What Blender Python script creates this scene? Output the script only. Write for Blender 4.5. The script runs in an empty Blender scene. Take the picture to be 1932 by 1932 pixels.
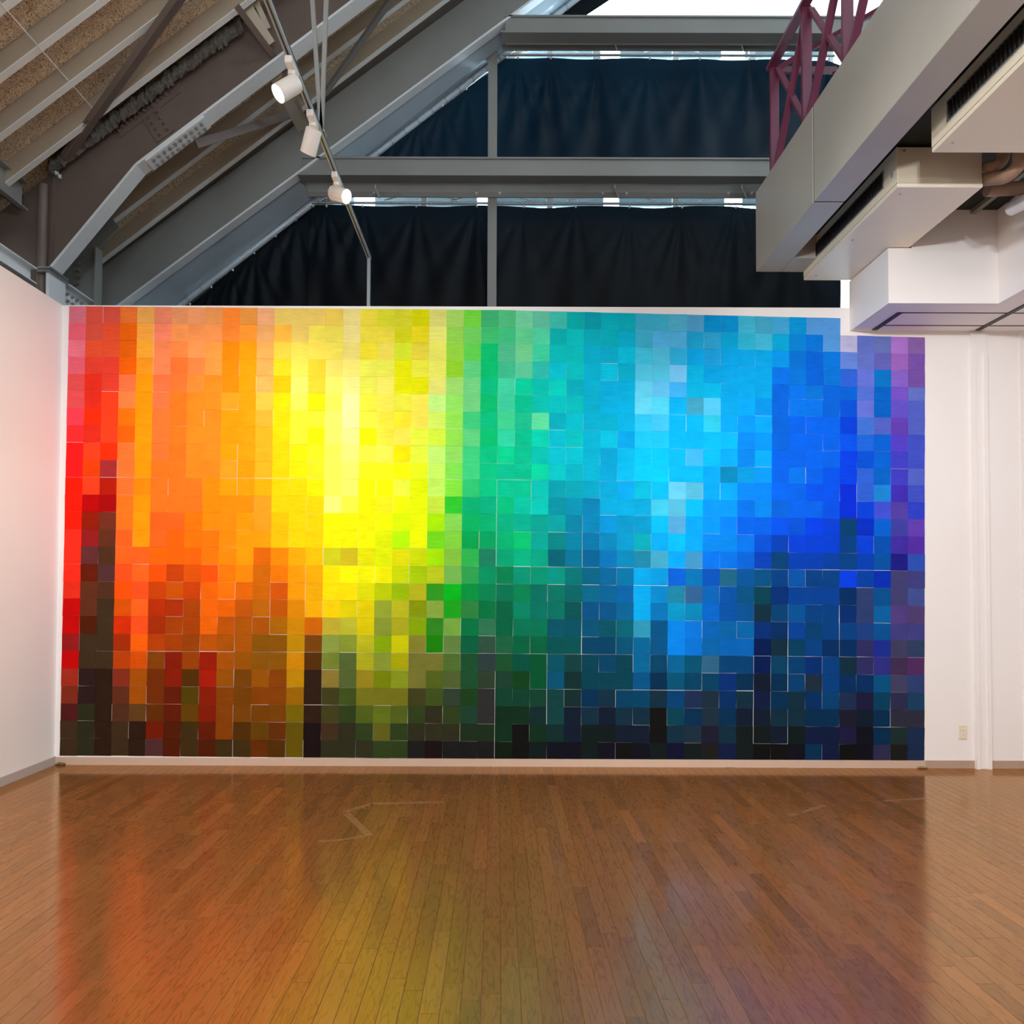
import bpy, math, random
from mathutils import Vector, Matrix

# ------------------------------------------------------------------ camera, world, light, exposure
S = bpy.context.scene
COL = S.collection
random.seed(11)

F_PX, CX, CY, RES = 1310.0, 938.06, 1074.44, 1932.0
YAW, PITCH, ROLL = -0.00132, 0.02184, 0.00367
EYE = Vector((-0.0166, 0.0, 1.567))
FWD = Vector((math.sin(YAW)*math.cos(PITCH), math.cos(YAW)*math.cos(PITCH), math.sin(PITCH)))
RGT0 = Vector((math.cos(YAW), -math.sin(YAW), 0.0))
UP0 = RGT0.cross(FWD)
RGT = math.cos(ROLL)*RGT0 + math.sin(ROLL)*UP0
UPV = -math.sin(ROLL)*RGT0 + math.cos(ROLL)*UP0

cam_data = bpy.data.cameras.new('camera')
cam = bpy.data.objects.new('camera', cam_data)
COL.objects.link(cam)
m = Matrix((RGT, UPV, -FWD)).transposed().to_4x4()
m.translation = EYE
cam.matrix_world = m
cam_data.sensor_width = 36.0
cam_data.lens = 36.0*F_PX/RES
cam_data.shift_x = (RES/2-CX)/RES
cam_data.shift_y = (CY-RES/2)/RES
cam_data.clip_start = 0.05
S.camera = cam

S.view_settings.view_transform = 'Standard'
S.view_settings.look = 'None'
S.view_settings.gamma = 1.0
S.view_settings.exposure = 0.0
S.view_settings.use_curve_mapping = False
S.cycles.use_denoising = True
S.cycles.max_bounces = 10
S.cycles.diffuse_bounces = 6
S.cycles.sample_clamp_indirect = 6.0

SKY = 8.0
world = bpy.data.worlds.new('sky')
S.world = world
world.use_nodes = True
bg = world.node_tree.nodes['Background']
bg.inputs['Color'].default_value = (0.72, 0.88, 1.0, 1)
bg.inputs['Strength'].default_value = SKY

WARM = (1.0, 0.89, 0.80)      # the spots in view
WHITE = (0.93, 0.985, 1.05)    # the added spots on the colour wall, out of view
P_WALL = 130.0      # watts of each added spot aimed at the colour wall
P_ROOM = 120.0      # watts of the three spots in view
P_UP = 50.0         # watts each added luminaire sends up to the roof
P_LUM = 52.0        # watts of each added luminaire above the viewer

# ------------------------------------------------------------------ helpers
def hit(px, py, **kw):
    """point on the ray through a photo pixel where x, y or z takes a value"""
    d = FWD + RGT*((px-CX)/F_PX) + UPV*((CY-py)/F_PX)
    k, v = next(iter(kw.items()))
    i = 'xyz'.index(k)
    t = (v-EYE[i])/d[i]
    return EYE + d*t

def srgb(h):
    if isinstance(h, str):
        n = 2 if len(h) == 6 else 1
        c = [int(h[i*n:(i+1)*n], 16)*(1 if n == 2 else 17)/255 for i in range(3)]
    else:
        c = [x/255 for x in h]
    return tuple(x/12.92 if x <= 0.04045 else ((x+0.055)/1.055)**2.4 for x in c)

class MB:
    def __init__(s):
        s.v, s.f, s.c, s.sm = [], [], [], []
    def add(s, vs, fs, col=None, smooth=False):
        o = len(s.v)
        s.v += [tuple(v) for v in vs]
        for f in fs:
            s.f.append(tuple(i+o for i in f)); s.c.append(col); s.sm.append(smooth)
        return s
    def box(s, x0, x1, y0, y1, z0, z1, col=None):
        vs = [(x, y, z) for z in (z0, z1) for y in (y0, y1) for x in (x0, x1)]
        return s.add(vs, [(0, 2, 3, 1), (4, 5, 7, 6), (0, 1, 5, 4), (2, 6, 7, 3), (0, 4, 6, 2), (1, 3, 7, 5)], col)
    def bbox(s, x0, x1, y0, y1, z0, z1, b=0.006):
        """box with chamfered edges"""
        X = (x0, x0+b, x1-b, x1); Y = (y0, y0+b, y1-b, y1); Z = (z0, z0+b, z1-b, z1)
        vs = []; idx = {}
        for a in (0, 3):
            for i in (1, 2):
                for j in (1, 2):
                    idx['x', a, i, j] = len(vs); vs.append((X[a], Y[i], Z[j]))
                    idx['y', a, i, j] = len(vs); vs.append((X[i], Y[a], Z[j]))
                    idx['z', a, i, j] = len(vs); vs.append((X[i], Y[j], Z[a]))
        fs = []
        for ax in 'xyz':
            for a in (0, 3):
                fs.append((idx[ax, a, 1, 1], idx[ax, a, 2, 1], idx[ax, a, 2, 2], idx[ax, a, 1, 2]))
        for a in (0, 3):
            for b2 in (0, 3):
                i1 = 1 if b2 == 0 else 2
                ia = 1 if a == 0 else 2
                fs.append((idx['x', a, i1, 1], idx['x', a, i1, 2], idx['y', b2, ia, 2], idx['y', b2, ia, 1]))
                fs.append((idx['x', a, 1, i1], idx['x', a, 2, i1], idx['z', b2, ia, 2], idx['z', b2, ia, 1]))
                fs.append((idx['y', a, 1, i1], idx['y', a, 2, i1], idx['z', b2, 2, ia], idx['z', b2, 1, ia]))
        for a in (0, 3):
            for b2 in (0, 3):
                for c in (0, 3):
                    i, j, k = (1 if q == 0 else 2 for q in (a, b2, c))
                    fs.append((idx['x', a, j, k], idx['y', b2, i, k], idx['z', c, i, j]))
        return s.add(vs, fs)
    def prism(s, poly, y0, y1):
        """polygon of (x, z) extruded along y"""
        n = len(poly)
        vs = [(x, y0, z) for x, z in poly]+[(x, y1, z) for x, z in poly]
        fs = [tuple(range(n)), tuple(range(2*n-1, n-1, -1))]
        fs += [(i, i+n, (i+1) % n+n, (i+1) % n) for i in range(n)]
        return s.add(vs, fs)
    def bar(s, a, b, w, t, side=(1, 0, 0)):
        """square bar from a to b: w across 'side', t across the rest"""
        a, b = Vector(a), Vector(b)
        d = (b-a).normalized(); sd = Vector(side)
        sd = (sd-d*sd.dot(d)).normalized(); u = d.cross(sd)
        vs = [p+sd*(w/2*i)+u*(t/2*j) for p in (a, b) for i, j in ((-1, -1), (1, -1), (1, 1), (-1, 1))]
        return s.add(vs, [(0, 1, 2, 3), (7, 6, 5, 4), (0, 4, 5, 1), (1, 5, 6, 2), (2, 6, 7, 3), (3, 7, 4, 0)])
    def tube(s, pts, r, n=12, cap=True):
        pts = [Vector(p) for p in pts]; rs = r if isinstance(r, (list, tuple)) else [r]*len(pts)
        d0 = (pts[1]-pts[0]).normalized()
        u = d0.orthogonal().normalized(); vs = []
        for i, p in enumerate(pts):
            d = ((pts[min(i+1, len(pts)-1)]-pts[max(i-1, 0)])).normalized()
            u = (u-d*u.dot(d)).normalized(); w = d.cross(u)
            vs += [p+(u*math.cos(a)+w*math.sin(a))*rs[i] for a in (2*math.pi*k/n for k in range(n))]
        fs = [(i*n+k, i*n+(k+1) % n, (i+1)*n+(k+1) % n, (i+1)*n+k) for i in range(len(pts)-1) for k in range(n)]
        s.add(vs, fs, smooth=True)
        if cap:
            m_ = len(pts)-1
            s.add(vs[:n], [tuple(range(n-1, -1, -1))]); s.add(vs[m_*n:], [tuple(range(n))])
        return s
    def build(s, name, mat, parent=None, rnd=None):
        me = bpy.data.meshes.new(name)
        me.from_pydata(s.v, [], s.f); me.materials.append(mat)
        me.polygons.foreach_set('use_smooth', s.sm)
        if any(c is not None for c in s.c):
            at = me.color_attributes.new('paint', 'FLOAT_COLOR', 'CORNER')
            buf = []
            for p in me.polygons:
                c = s.c[p.index] or (0.5, 0.5, 0.5, 0)
                for _ in p.loop_indices: buf += c
            at.data.foreach_set('color', buf)
        me.update()
        o = bpy.data.objects.new(name, me); COL.objects.link(o)
        if parent: o.parent = parent
        return o

def share(o, name, parent, loc=None, rot=None):
    c = bpy.data.objects.new(name, o.data); COL.objects.link(c); c.parent = parent
    if loc is not None: c.location = loc
    if rot is not None: c.rotation_euler = rot
    return c

def tag(o, label, cat, group=None):
    o['label'] = label; o['category'] = cat
    if group: o['group'] = group
    return o
def struct(o, label=None, cat=None):
    o['kind'] = 'structure'
    if label: o['label'] = label
    if cat: o['category'] = cat
    return o
def empty(name, loc):
    o = bpy.data.objects.new(name, None); o.location = loc; o.empty_display_size = 0.1; COL.objects.link(o)
    return o
class Thing:
    """an empty at a thing's base; parts are built in world coordinates and re-based"""
    def __init__(s, name, base, label, cat, group=None):
        s.base = Vector(base); s.o = tag(empty(name, base), label, cat, group)
    def part(s, mb, name, mat, parent=None):
        b = s.base
        mb.v = [(x-b.x, y-b.y, z-b.z) for x, y, z in mb.v]
        return mb.build(name, mat, parent or s.o)

# ------------------------------------------------------------------ materials
def new_mat(name):
    mt = bpy.data.materials.new(name); mt.use_nodes = True
    nt = mt.node_tree
    return mt, nt, nt.nodes['Principled BSDF']
def N(nt, kind, **kw):
    n = nt.nodes.new(kind)
    for k, v in kw.items(): setattr(n, k, v)
    return n
def paint(name, c, rough=0.5, var=0.06, scale=6.0, spec=0.4, metal=0.0, bump=0.0, bscale=60.0):
    mt, nt, b = new_mat(name)
    tc = N(nt, 'ShaderNodeNewGeometry')
    no = N(nt, 'ShaderNodeTexNoise'); no.inputs['Scale'].default_value = scale; no.inputs['Detail'].default_value = 5
    nt.links.new(tc.outputs['Position'], no.inputs['Vector'])
    r = N(nt, 'ShaderNodeValToRGB')
    c = srgb(c)
    r.color_ramp.elements[0].position = 0.3; r.color_ramp.elements[1].position = 0.7
    r.color_ramp.elements[0].color = tuple(max(0, x*(1-var)) for x in c)+(1,)
    r.color_ramp.elements[1].color = tuple(min(1, x*(1+var)) for x in c)+(1,)
    nt.links.new(no.outputs['Fac'], r.inputs['Fac']); nt.links.new(r.outputs['Color'], b.inputs['Base Color'])
    b.inputs['Roughness'].default_value = rough; b.inputs['Specular IOR Level'].default_value = spec
    b.inputs['Metallic'].default_value = metal
    if bump:
        n2 = N(nt, 'ShaderNodeTexNoise'); n2.inputs['Scale'].default_value = bscale; n2.inputs['Detail'].default_value = 4
        nt.links.new(tc.outputs['Position'], n2.inputs['Vector'])
        bp = N(nt, 'ShaderNodeBump'); bp.inputs['Strength'].default_value = bump; bp.inputs['Distance'].default_value = 0.01
        nt.links.new(n2.outputs['Fac'], bp.inputs['Height']); nt.links.new(bp.outputs['Normal'], b.inputs['Normal'])
    return mt

M = {}
M['wall'] = paint('white_wall_paint', (236, 231, 228), 0.6, 0.015, 1.2, 0.3, bump=0.05, bscale=120)
M['left_wall'] = M['wall']
M['base_pale'] = paint('pale_baseboard', (194, 168, 150), 0.4, 0.02)
M['base_brown'] = paint('brown_baseboard', (176, 150, 132), 0.4, 0.03)
M['base_grey'] = paint('grey_baseboard', (178, 168, 162), 0.4, 0.03)
M['steel'] = paint('grey_steel_paint', (138, 139, 136), 0.38, 0.04, 3.0, 0.5)
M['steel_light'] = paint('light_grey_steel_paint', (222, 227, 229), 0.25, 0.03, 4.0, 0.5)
M['steel_brown'] = paint('brown_grey_steel_paint', (112, 98, 90), 0.45, 0.06, 4.0, 0.4)
M['rafter'] = paint('beige_rafter_paint', (176, 162, 142), 0.42, 0.04, 4.0, 0.4)
M['flange_lit'] = paint('lit_flange_tone', (226, 228, 224), 0.3, 0.02, 4.0, 0.5)  # rafter undersides lightened in colour to stand in for light from below
M['reveal'] = paint('reveal_sheet_metal', (176, 190, 200), 0.25, 0.05, 2.0, 0.6)
M['beam'] = paint('casing_paint', (178, 174, 166), 0.35, 0.05, 2.2, 0.5)
M['cream'] = paint('cream_metal_paint', (240, 229, 208), 0.35, 0.02, 3.0, 0.45)
M['cream_dark'] = paint('beige_panel_paint', (214, 200, 176), 0.4, 0.02, 3.0, 0.45)
M['black'] = paint('black_plastic', (26, 25, 26), 0.45, 0.1)
M['slat'] = paint('dark_grille_metal', (52, 50, 50), 0.4, 0.1)
M['maroon'] = paint('maroon_steel_paint', (116, 54, 78), 0.4, 0.08, 8.0, 0.45)
M['dark_slab'] = paint('dark_deck', (52, 56, 54), 0.7, 0.25, 14.0, 0.2)
M['insul'] = paint('grey_fireproofing', (104, 102, 98), 0.9, 0.35, 40.0, 0.1, bump=0.8, bscale=70)
M['white_pl'] = paint('white_lamp_enamel', (236, 226, 216), 0.3, 0.01, 4.0, 0.5)
M['track'] = paint('track_metal', (156, 166, 172), 0.4, 0.03, 4.0, 0.4)
M['galv'] = paint('galvanised_metal', (170, 172, 172), 0.35, 0.12, 30.0, 0.5, metal=0.7)
M['pipe_tan'] = paint('tan_pipe_wrap', (150, 120, 98), 0.55, 0.1, 18.0, 0.3, bump=0.3, bscale=40)
M['pipe_silver'] = paint('silver_pipe_wrap', (206, 204, 204), 0.25, 0.05, 18.0, 0.5, metal=0.6)
M['outlet'] = paint('ivory_plastic', (226, 214, 190), 0.35, 0.01)
M['tape'] = paint('tape_residue', (140, 96, 64), 0.25, 0.2, 30.0, 0.6)
M['cord'] = paint('white_cord', (232, 232, 228), 0.6, 0.03)
M['sticker'] = paint('blue_grey_sticker', (150, 168, 190), 0.5, 0.05)
M['stripe'] = paint('mottled_putty', (120, 102, 60), 0.6, 0.5, 90.0)
M['ext'] = paint('exterior_panel_paint', (120, 132, 138), 0.6, 0.05, 2.0)
M['shell'] = paint('dim_plaster', (150, 140, 128), 0.8, 0.04)
M['subfloor'] = paint('dark_subfloor', (58, 38, 26), 0.8, 0.1)
M['floor_back'] = paint('brown_floor_plain', (124, 82, 48), 0.3, 0.06)

# wood wool boards
def wood_wool():
    mt, nt, b = new_mat('wood_wool_board')
    g = N(nt, 'ShaderNodeNewGeometry')
    n1 = N(nt, 'ShaderNodeTexNoise'); n1.inputs['Scale'].default_value = 62; n1.inputs['Detail'].default_value = 3; n1.inputs['Distortion'].default_value = 2.2
    n2 = N(nt, 'ShaderNodeTexNoise'); n2.inputs['Scale'].default_value = 5
    for n in (n1, n2): nt.links.new(g.outputs['Position'], n.inputs['Vector'])
    r = N(nt, 'ShaderNodeValToRGB')
    e = r.color_ramp.elements
    e[0].position, e[0].color = 0.36, srgb((104, 84, 62))+(1,)
    e[1].position, e[1].color = 0.6, srgb((232, 214, 186))+(1,)
    k = e.new(0.46); k.color = srgb((196, 174, 146))+(1,)
    mx = N(nt, 'ShaderNodeMix', data_type='RGBA', blend_type='MULTIPLY'); mx.inputs['Factor'].default_value = 0.25
    r2 = N(nt, 'ShaderNodeValToRGB'); r2.color_ramp.elements[0].color = (0.6, 0.5, 0.42, 1)
    nt.links.new(n1.outputs['Fac'], r.inputs['Fac']); nt.links.new(n2.outputs['Fac'], r2.inputs['Fac'])
    nt.links.new(r.outputs['Color'], mx.inputs[6]); nt.links.new(r2.outputs['Color'], mx.inputs[7])
    nt.links.new(mx.outputs[2], b.inputs['Base Color'])
    bp = N(nt, 'ShaderNodeBump'); bp.inputs['Strength'].default_value = 0.6; bp.inputs['Distance'].default_value = 0.006
    nt.links.new(n1.outputs['Fac'], bp.inputs['Height']); nt.links.new(bp.outputs['Normal'], b.inputs['Normal'])
    b.inputs['Roughness'].default_value = 0.9; b.inputs['Specular IOR Level'].default_value = 0.1
    return mt
M['wool'] = wood_wool()

# painted paper squares: the colour of each square is stored with its faces, brush streaks on top
def paper():
    mt, nt, b = new_mat('painted_paper')
    at = N(nt, 'ShaderNodeAttribute', attribute_name='paint')
    g = N(nt, 'ShaderNodeNewGeometry')
    mp = N(nt, 'ShaderNodeMapping'); mp.inputs['Scale'].default_value = (3, 1, 26)
    mp2 = N(nt, 'ShaderNodeMapping'); mp2.inputs['Scale'].default_value = (7, 1, 7)
    n1 = N(nt, 'ShaderNodeTexNoise'); n1.inputs['Scale'].default_value = 3.0; n1.inputs['Detail'].default_value = 5
    n2 = N(nt, 'ShaderNodeTexNoise'); n2.inputs['Scale'].default_value = 1.0; n2.inputs['Detail'].default_value = 3
    sep = N(nt, 'ShaderNodeMath', operation='MULTIPLY'); sep.inputs[1].default_value = 37.0
    ad = N(nt, 'ShaderNodeVectorMath', operation='ADD')
    nt.links.new(at.outputs['Alpha'], sep.inputs[0])
    nt.links.new(g.outputs['Position'], ad.inputs[0]); nt.links.new(sep.outputs[0], ad.inputs[1])
    nt.links.new(ad.outputs[0], mp.inputs['Vector']); nt.links.new(ad.outputs[0], mp2.inputs['Vector'])
    nt.links.new(mp.outputs[0], n1.inputs['Vector']); nt.links.new(mp2.outputs[0], n2.inputs['Vector'])
    a2 = N(nt, 'ShaderNodeMath', operation='ADD')
    nt.links.new(n1.outputs['Fac'], a2.inputs[0]); nt.links.new(n2.outputs['Fac'], a2.inputs[1])
    mr = N(nt, 'ShaderNodeMapRange'); mr.inputs['From Min'].default_value = 0.6; mr.inputs['From Max'].default_value = 1.4
    mr.inputs['To Min'].default_value = 0.88; mr.inputs['To Max'].default_value = 1.12
    nt.links.new(a2.outputs[0], mr.inputs['Value'])
    vm = N(nt, 'ShaderNodeVectorMath', operation='SCALE')
    nt.links.new(at.outputs['Color'], vm.inputs[0]); nt.links.new(mr.outputs[0], vm.inputs['Scale'])
    nt.links.new(vm.outputs[0], b.inputs['Base Color'])
    b.inputs['Roughness'].default_value = 0.7; b.inputs['Specular IOR Level'].default_value = 0.03
    return mt
M['paper'] = paper()

def plank():
    mt, nt, b = new_mat('varnished_oak_plank')
    at = N(nt, 'ShaderNodeAttribute', attribute_name='paint')
    g = N(nt, 'ShaderNodeNewGeometry')
    sc = N(nt, 'ShaderNodeMath', operation='MULTIPLY'); sc.inputs[1].default_value = 53.0
    ad = N(nt, 'ShaderNodeVectorMath', operation='ADD')
    nt.links.new(at.outputs['Alpha'], sc.inputs[0]); nt.links.new(g.outputs['Position'], ad.inputs[0]); nt.links.new(sc.outputs[0], ad.inputs[1])
    mp = N(nt, 'ShaderNodeMapping'); mp.inputs['Scale'].default_value = (26, 4.2, 4)
    mq = N(nt, 'ShaderNodeMapping'); mq.inputs['Scale'].default_value = (240, 10, 10)
    nt.links.new(ad.outputs[0], mp.inputs['Vector']); nt.links.new(ad.outputs[0], mq.inputs['Vector'])
    n1 = N(nt, 'ShaderNodeTexNoise'); n1.inputs['Scale'].default_value = 1.0; n1.inputs['Detail'].default_value = 2
    nt.links.new(mp.outputs[0], n1.inputs['Vector'])
    mu = N(nt, 'ShaderNodeMath', operation='MULTIPLY'); mu.inputs[1].default_value = 9.0
    fr = N(nt, 'ShaderNodeMath', operation='PINGPONG'); fr.inputs[1].default_value = 1.0
    nt.links.new(n1.outputs['Fac'], mu.inputs[0]); nt.links.new(mu.outputs[0], fr.inputs[0])
    n2 = N(nt, 'ShaderNodeTexNoise'); n2.inputs['Scale'].default_value = 1.0; n2.inputs['Detail'].default_value = 3
    nt.links.new(mq.outputs[0], n2.inputs['Vector'])
    r = N(nt, 'ShaderNodeValToRGB'); e = r.color_ramp.elements
    e[0].position, e[0].color = 0.0, (0.62, 0.58, 0.52, 1)
    e[1].position, e[1].color = 0.34, (1, 1, 1, 1)
    nt.links.new(fr.outputs[0], r.inputs['Fac'])
    r2 = N(nt, 'ShaderNodeValToRGB'); e2 = r2.color_ramp.elements
    e2[0].position, e2[0].color = 0.35, (0.9, 0.89, 0.88, 1); e2[1].position, e2[1].color = 0.62, (1.08, 1.06, 1.04, 1)
    nt.links.new(n2.outputs['Fac'], r2.inputs['Fac'])
    m1 = N(nt, 'ShaderNodeMix', data_type='RGBA', blend_type='MULTIPLY'); m1.inputs['Factor'].default_value = 0.6
    m2 = N(nt, 'ShaderNodeMix', data_type='RGBA', blend_type='MULTIPLY'); m2.inputs['Factor'].default_value = 0.8
    nt.links.new(at.outputs['Color'], m1.inputs[6]); nt.links.new(r.outputs['Color'], m1.inputs[7])
    nt.links.new(m1.outputs[2], m2.inputs[6]); nt.links.new(r2.outputs['Color'], m2.inputs[7])
    nt.links.new(m2.outputs[2], b.inputs['Base Color'])
    n3 = N(nt, 'ShaderNodeTexNoise'); n3.inputs['Scale'].default_value = 2.5; n3.inputs['Detail'].default_value = 4
    nt.links.new(g.outputs['Position'], n3.inputs['Vector'])
    mr = N(nt, 'ShaderNodeMapRange'); mr.inputs['To Min'].default_value = 0.22; mr.inputs['To Max'].default_value = 0.38
    nt.links.new(n3.outputs['Fac'], mr.inputs['Value']); nt.links.new(mr.outputs[0], b.inputs['Roughness'])
    b.inputs['Specular IOR Level'].default_value = 0.0
    b.inputs['Coat Weight'].default_value = 0.12; b.inputs['Coat Roughness'].default_value = 0.08
    bp = N(nt, 'ShaderNodeBump'); bp.inputs['Strength'].default_value = 0.06; bp.inputs['Distance'].default_value = 0.002
    nt.links.new(n2.outputs['Fac'], bp.inputs['Height']); nt.links.new(bp.outputs['Normal'], b.inputs['Normal'])
    # amber varnish: a reflection tinted by the stain
    gl = N(nt, 'ShaderNodeBsdfGlossy'); gl.inputs['Color'].default_value = (1.0, 0.76, 0.50, 1)
    mr.inputs['To Min'].default_value = 0.09; mr.inputs['To Max'].default_value = 0.18
    nt.links.new(mr.outputs[0], gl.inputs['Roughness']); nt.links.new(bp.outputs['Normal'], gl.inputs['Normal'])
    fr2 = N(nt, 'ShaderNodeFresnel'); fr2.inputs['IOR'].default_value = 1.9
    mx = N(nt, 'ShaderNodeMixShader')
    nt.links.new(fr2.outputs[0], mx.inputs[0]); nt.links.new(b.outputs[0], mx.inputs[1]); nt.links.new(gl.outputs[0], mx.inputs[2])
    nt.links.new(mx.outputs[0], nt.nodes['Material Output'].inputs['Surface'])
    return mt
M['plank'] = plank()

def drape_mat():
    mt, nt, b = new_mat('blackout_cloth')
    g = N(nt, 'ShaderNodeNewGeometry')
    no = N(nt, 'ShaderNodeTexNoise'); no.inputs['Scale'].default_value = 3.0; no.inputs['Detail'].default_value = 6
    nt.links.new(g.outputs['Position'], no.inputs['Vector'])
    r = N(nt, 'ShaderNodeValToRGB')
    r.color_ramp.elements[0].color = srgb((7, 10, 13))+(1,); r.color_ramp.elements[1].color = srgb((13, 18, 23))+(1,)
    nt.links.new(no.outputs['Fac'], r.inputs['Fac']); nt.links.new(r.outputs['Color'], b.inputs['Base Color'])
    b.inputs['Roughness'].default_value = 0.5; b.inputs['Specular IOR Level'].default_value = 0.14
    tr = N(nt, 'ShaderNodeBsdfTranslucent'); tr.inputs['Color'].default_value = (0.0003, 0.0032, 0.0062, 1)
    ad = N(nt, 'ShaderNodeAddShader')
    nt.links.new(b.outputs[0], ad.inputs[0]); nt.links.new(tr.outputs[0], ad.inputs[1])
    nt.links.new(ad.outputs[0], nt.nodes['Material Output'].inputs['Surface'])
    return mt
M['drape'] = drape_mat()

def glass_mat():
    mt, nt, b = new_mat('window_glass')
    nt.nodes.remove(b)
    t = N(nt, 'ShaderNodeBsdfTransparent'); t.inputs['Color'].default_value = (0.9, 0.95, 0.96, 1)
    gl = N(nt, 'ShaderNodeBsdfGlossy'); gl.inputs['Roughness'].default_value = 0.02
    fr = N(nt, 'ShaderNodeFresnel'); fr.inputs['IOR'].default_value = 1.35
    mx = N(nt, 'ShaderNodeMixShader')
    nt.links.new(fr.outputs[0], mx.inputs[0]); nt.links.new(t.outputs[0], mx.inputs[1]); nt.links.new(gl.outputs[0], mx.inputs[2])
    nt.links.new(mx.outputs[0], nt.nodes['Material Output'].inputs['Surface'])
    return mt
M['glass'] = glass_mat()

def glow(name, c, st):
    mt, nt, b = new_mat(name)
    b.inputs['Base Color'].default_value = (1, 1, 1, 1)
    b.inputs['Emission Color'].default_value = c+(1,); b.inputs['Emission Strength'].default_value = st
    return mt
M['lens'] = glow('lamp_lens', (1.0, 0.85, 0.68), 14.0)

# ------------------------------------------------------------------ the room
D = 6.026            # face of the colour wall
XL = -3.84           # face of the left wall
WT = 4.0             # height of the partition walls

# --- floor: slab, then one plank after another
fl = MB().box(-5.6, 5.8, -4.6, 8.9, -0.15, -0.004).build('floor', M['subfloor'])
struct(fl, 'brown varnished plank floor', 'floor')
MB().box(-3.84, 5.3, -4.5, 0.85, -0.004, 0.0).build('floor_field', M['floor_back'], fl)
PW, PL = 0.075, 0.606
base = (0.235, 0.092, 0.029)
def plank_geo(mb, x0, x1, y0, y1, col):
    g, ch, dz = 0.0004, 0.0011, 0.0006
    a0, a1, b0, b1 = x0+g, x1-g, y0+g, y1-g
    vs = [(a0, b0, -0.0045), (a1, b0, -0.0045), (a1, b1, -0.0045), (a0, b1, -0.0045),
          (a0, b0, -dz), (a1, b0, -dz), (a1, b1, -dz), (a0, b1, -dz),
          (a0+ch, b0+ch, 0), (a1-ch, b0+ch, 0), (a1-ch, b1-ch, 0), (a0+ch, b1-ch, 0)]
    fs = [(8, 9, 10, 11)]
    for o in (0, 4):
        fs += [(o+i, o+(i+1) % 4, o+4+(i+1) % 4, o+4+i) for i in range(4)]
    mb.add(vs, fs, col)
planks = []
i0, i1 = int(-3.84/PW)-1, int(5.3/PW)+1
for i in range(i0, i1):
    off = (random.random())*PL
    y = 0.85-off
    while y < D:
        x0, x1 = max(XL, i*PW), min(5.3, (i+1)*PW)
        y0, y1 = max(0.85, y), min(D, y+PL)
        y += PL
        if x1-x0 < 0.01 or y1-y0 < 0.02: continue
        k = random.gauss(1, 0.07); w = random.gauss(0, 0.03)
        if random.random() < 0.08: k *= 0.89
        if random.random() < 0.06: k *= 1.12
        k = min(1.45, max(0.6, k))
        col = (base[0]*k*(1+w), base[1]*k, base[2]*k*(1-w), random.random())
        c = Vector(((x0+x1)/2, (y0+y1)/2, 0))-EYE
        dep = c.dot(FWD)
        u, v = CX+F_PX*c.dot(RGT)/dep, CY-F_PX*c.dot(UPV)/dep
        vis = -20 < u < 1952 and v < 1950
        planks.append((-(x1-x0)*(y1-y0)/dep**3 if vis else 1, x0, x1, y0, y1, col))
planks.sort(key=lambda p: p[0])
rest = MB()
for n, (a, x0, x1, y0, y1, col) in enumerate(planks):
    if n < 300 and a < 0:
        mb = MB(); plank_geo(mb, x0, x1, y0, y1, col); mb.build('plank', M['plank'], fl)
    else:
        plank_geo(rest, x0, x1, y0, y1, col)
o = rest.build('plank_field', M['plank'], fl); o['kind'] = 'stuff'

# --- walls
struct(MB().box(XL-0.15, 5.45, D, D+0.15, 0, WT).build('wall_back', M['wall']), 'white partition wall carrying the colour squares', 'wall')
struct(MB().box(XL-0.15, XL, -4.5, D, 0, WT).build('wall_left', M['left_wall']), 'white partition wall on the left', 'wall')
struct(MB().box(5.3, 5.45, -4.5, D, 0, WT+0.6).build('wall_right', M['wall']), 'white wall on the right', 'wall')
struct(MB().box(-5.4, 5.6, -4.65, -4.5, 0, 9.6).build('wall_front', M['wall']), 'white wall behind the viewer', 'wall')
xm = hit(1745, 1440, y=D).x
struct(MB().box(XL, xm, D-0.010, D, 0, 0.066).build('baseboard_back', M['base_pale']), 'pale baseboard under the colour squares', 'baseboard')
xr0, xr1, xr2 = hit(1841, 1440, y=D).x, hit(1865, 1440, y=D).x, 5.3
b = struct(MB().box(xm, xr0, D-0.008, D, 0, 0.066).build('baseboard_right', M['base_brown']), 'brown baseboard of the right hand wall', 'baseboard')
MB().box(xr1, xr2, D-0.008, D, 0, 0.066).build('baseboard_length', M['base_brown'], b)
struct(MB().box(XL, XL+0.012, -4.5, D, 0, 0.072).build('baseboard_left', M['base_grey']), 'grey baseboard of the left wall', 'baseboard')
# pilaster with two raised edges
pa, pb = hit(1833, 1000, y=D).x, hit(1861, 1000, y=D).x
p = struct(MB().box(pa, pb, D-0.022, D, 0, 3.78).build('trim_1', M['wall']), 'white pilaster strip right of the colour wall', 'trim')
for q in (pa, pb-0.028):
    MB().box(q, q+0.028, D-0.04, D-0.022, 0, 3.60).build('edge_moulding', M['wall'], p)
q = hit(1926, 1000, y=D).x
struct(MB().box(q, q+0.02, D-0.012, D, 0.066, 3.78).build('trim_2', M['wall']), 'thin white joint strip at the right edge', 'trim')
q = hit(1790, 1365, y=D)
struct(MB().box(xm+0.005, xr0, D-0.0015, D, q.z-0.002, q.z+0.002).build('trim_3', M['wall']), 'hairline sheet joint low on the right hand wall', 'trim')

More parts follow.
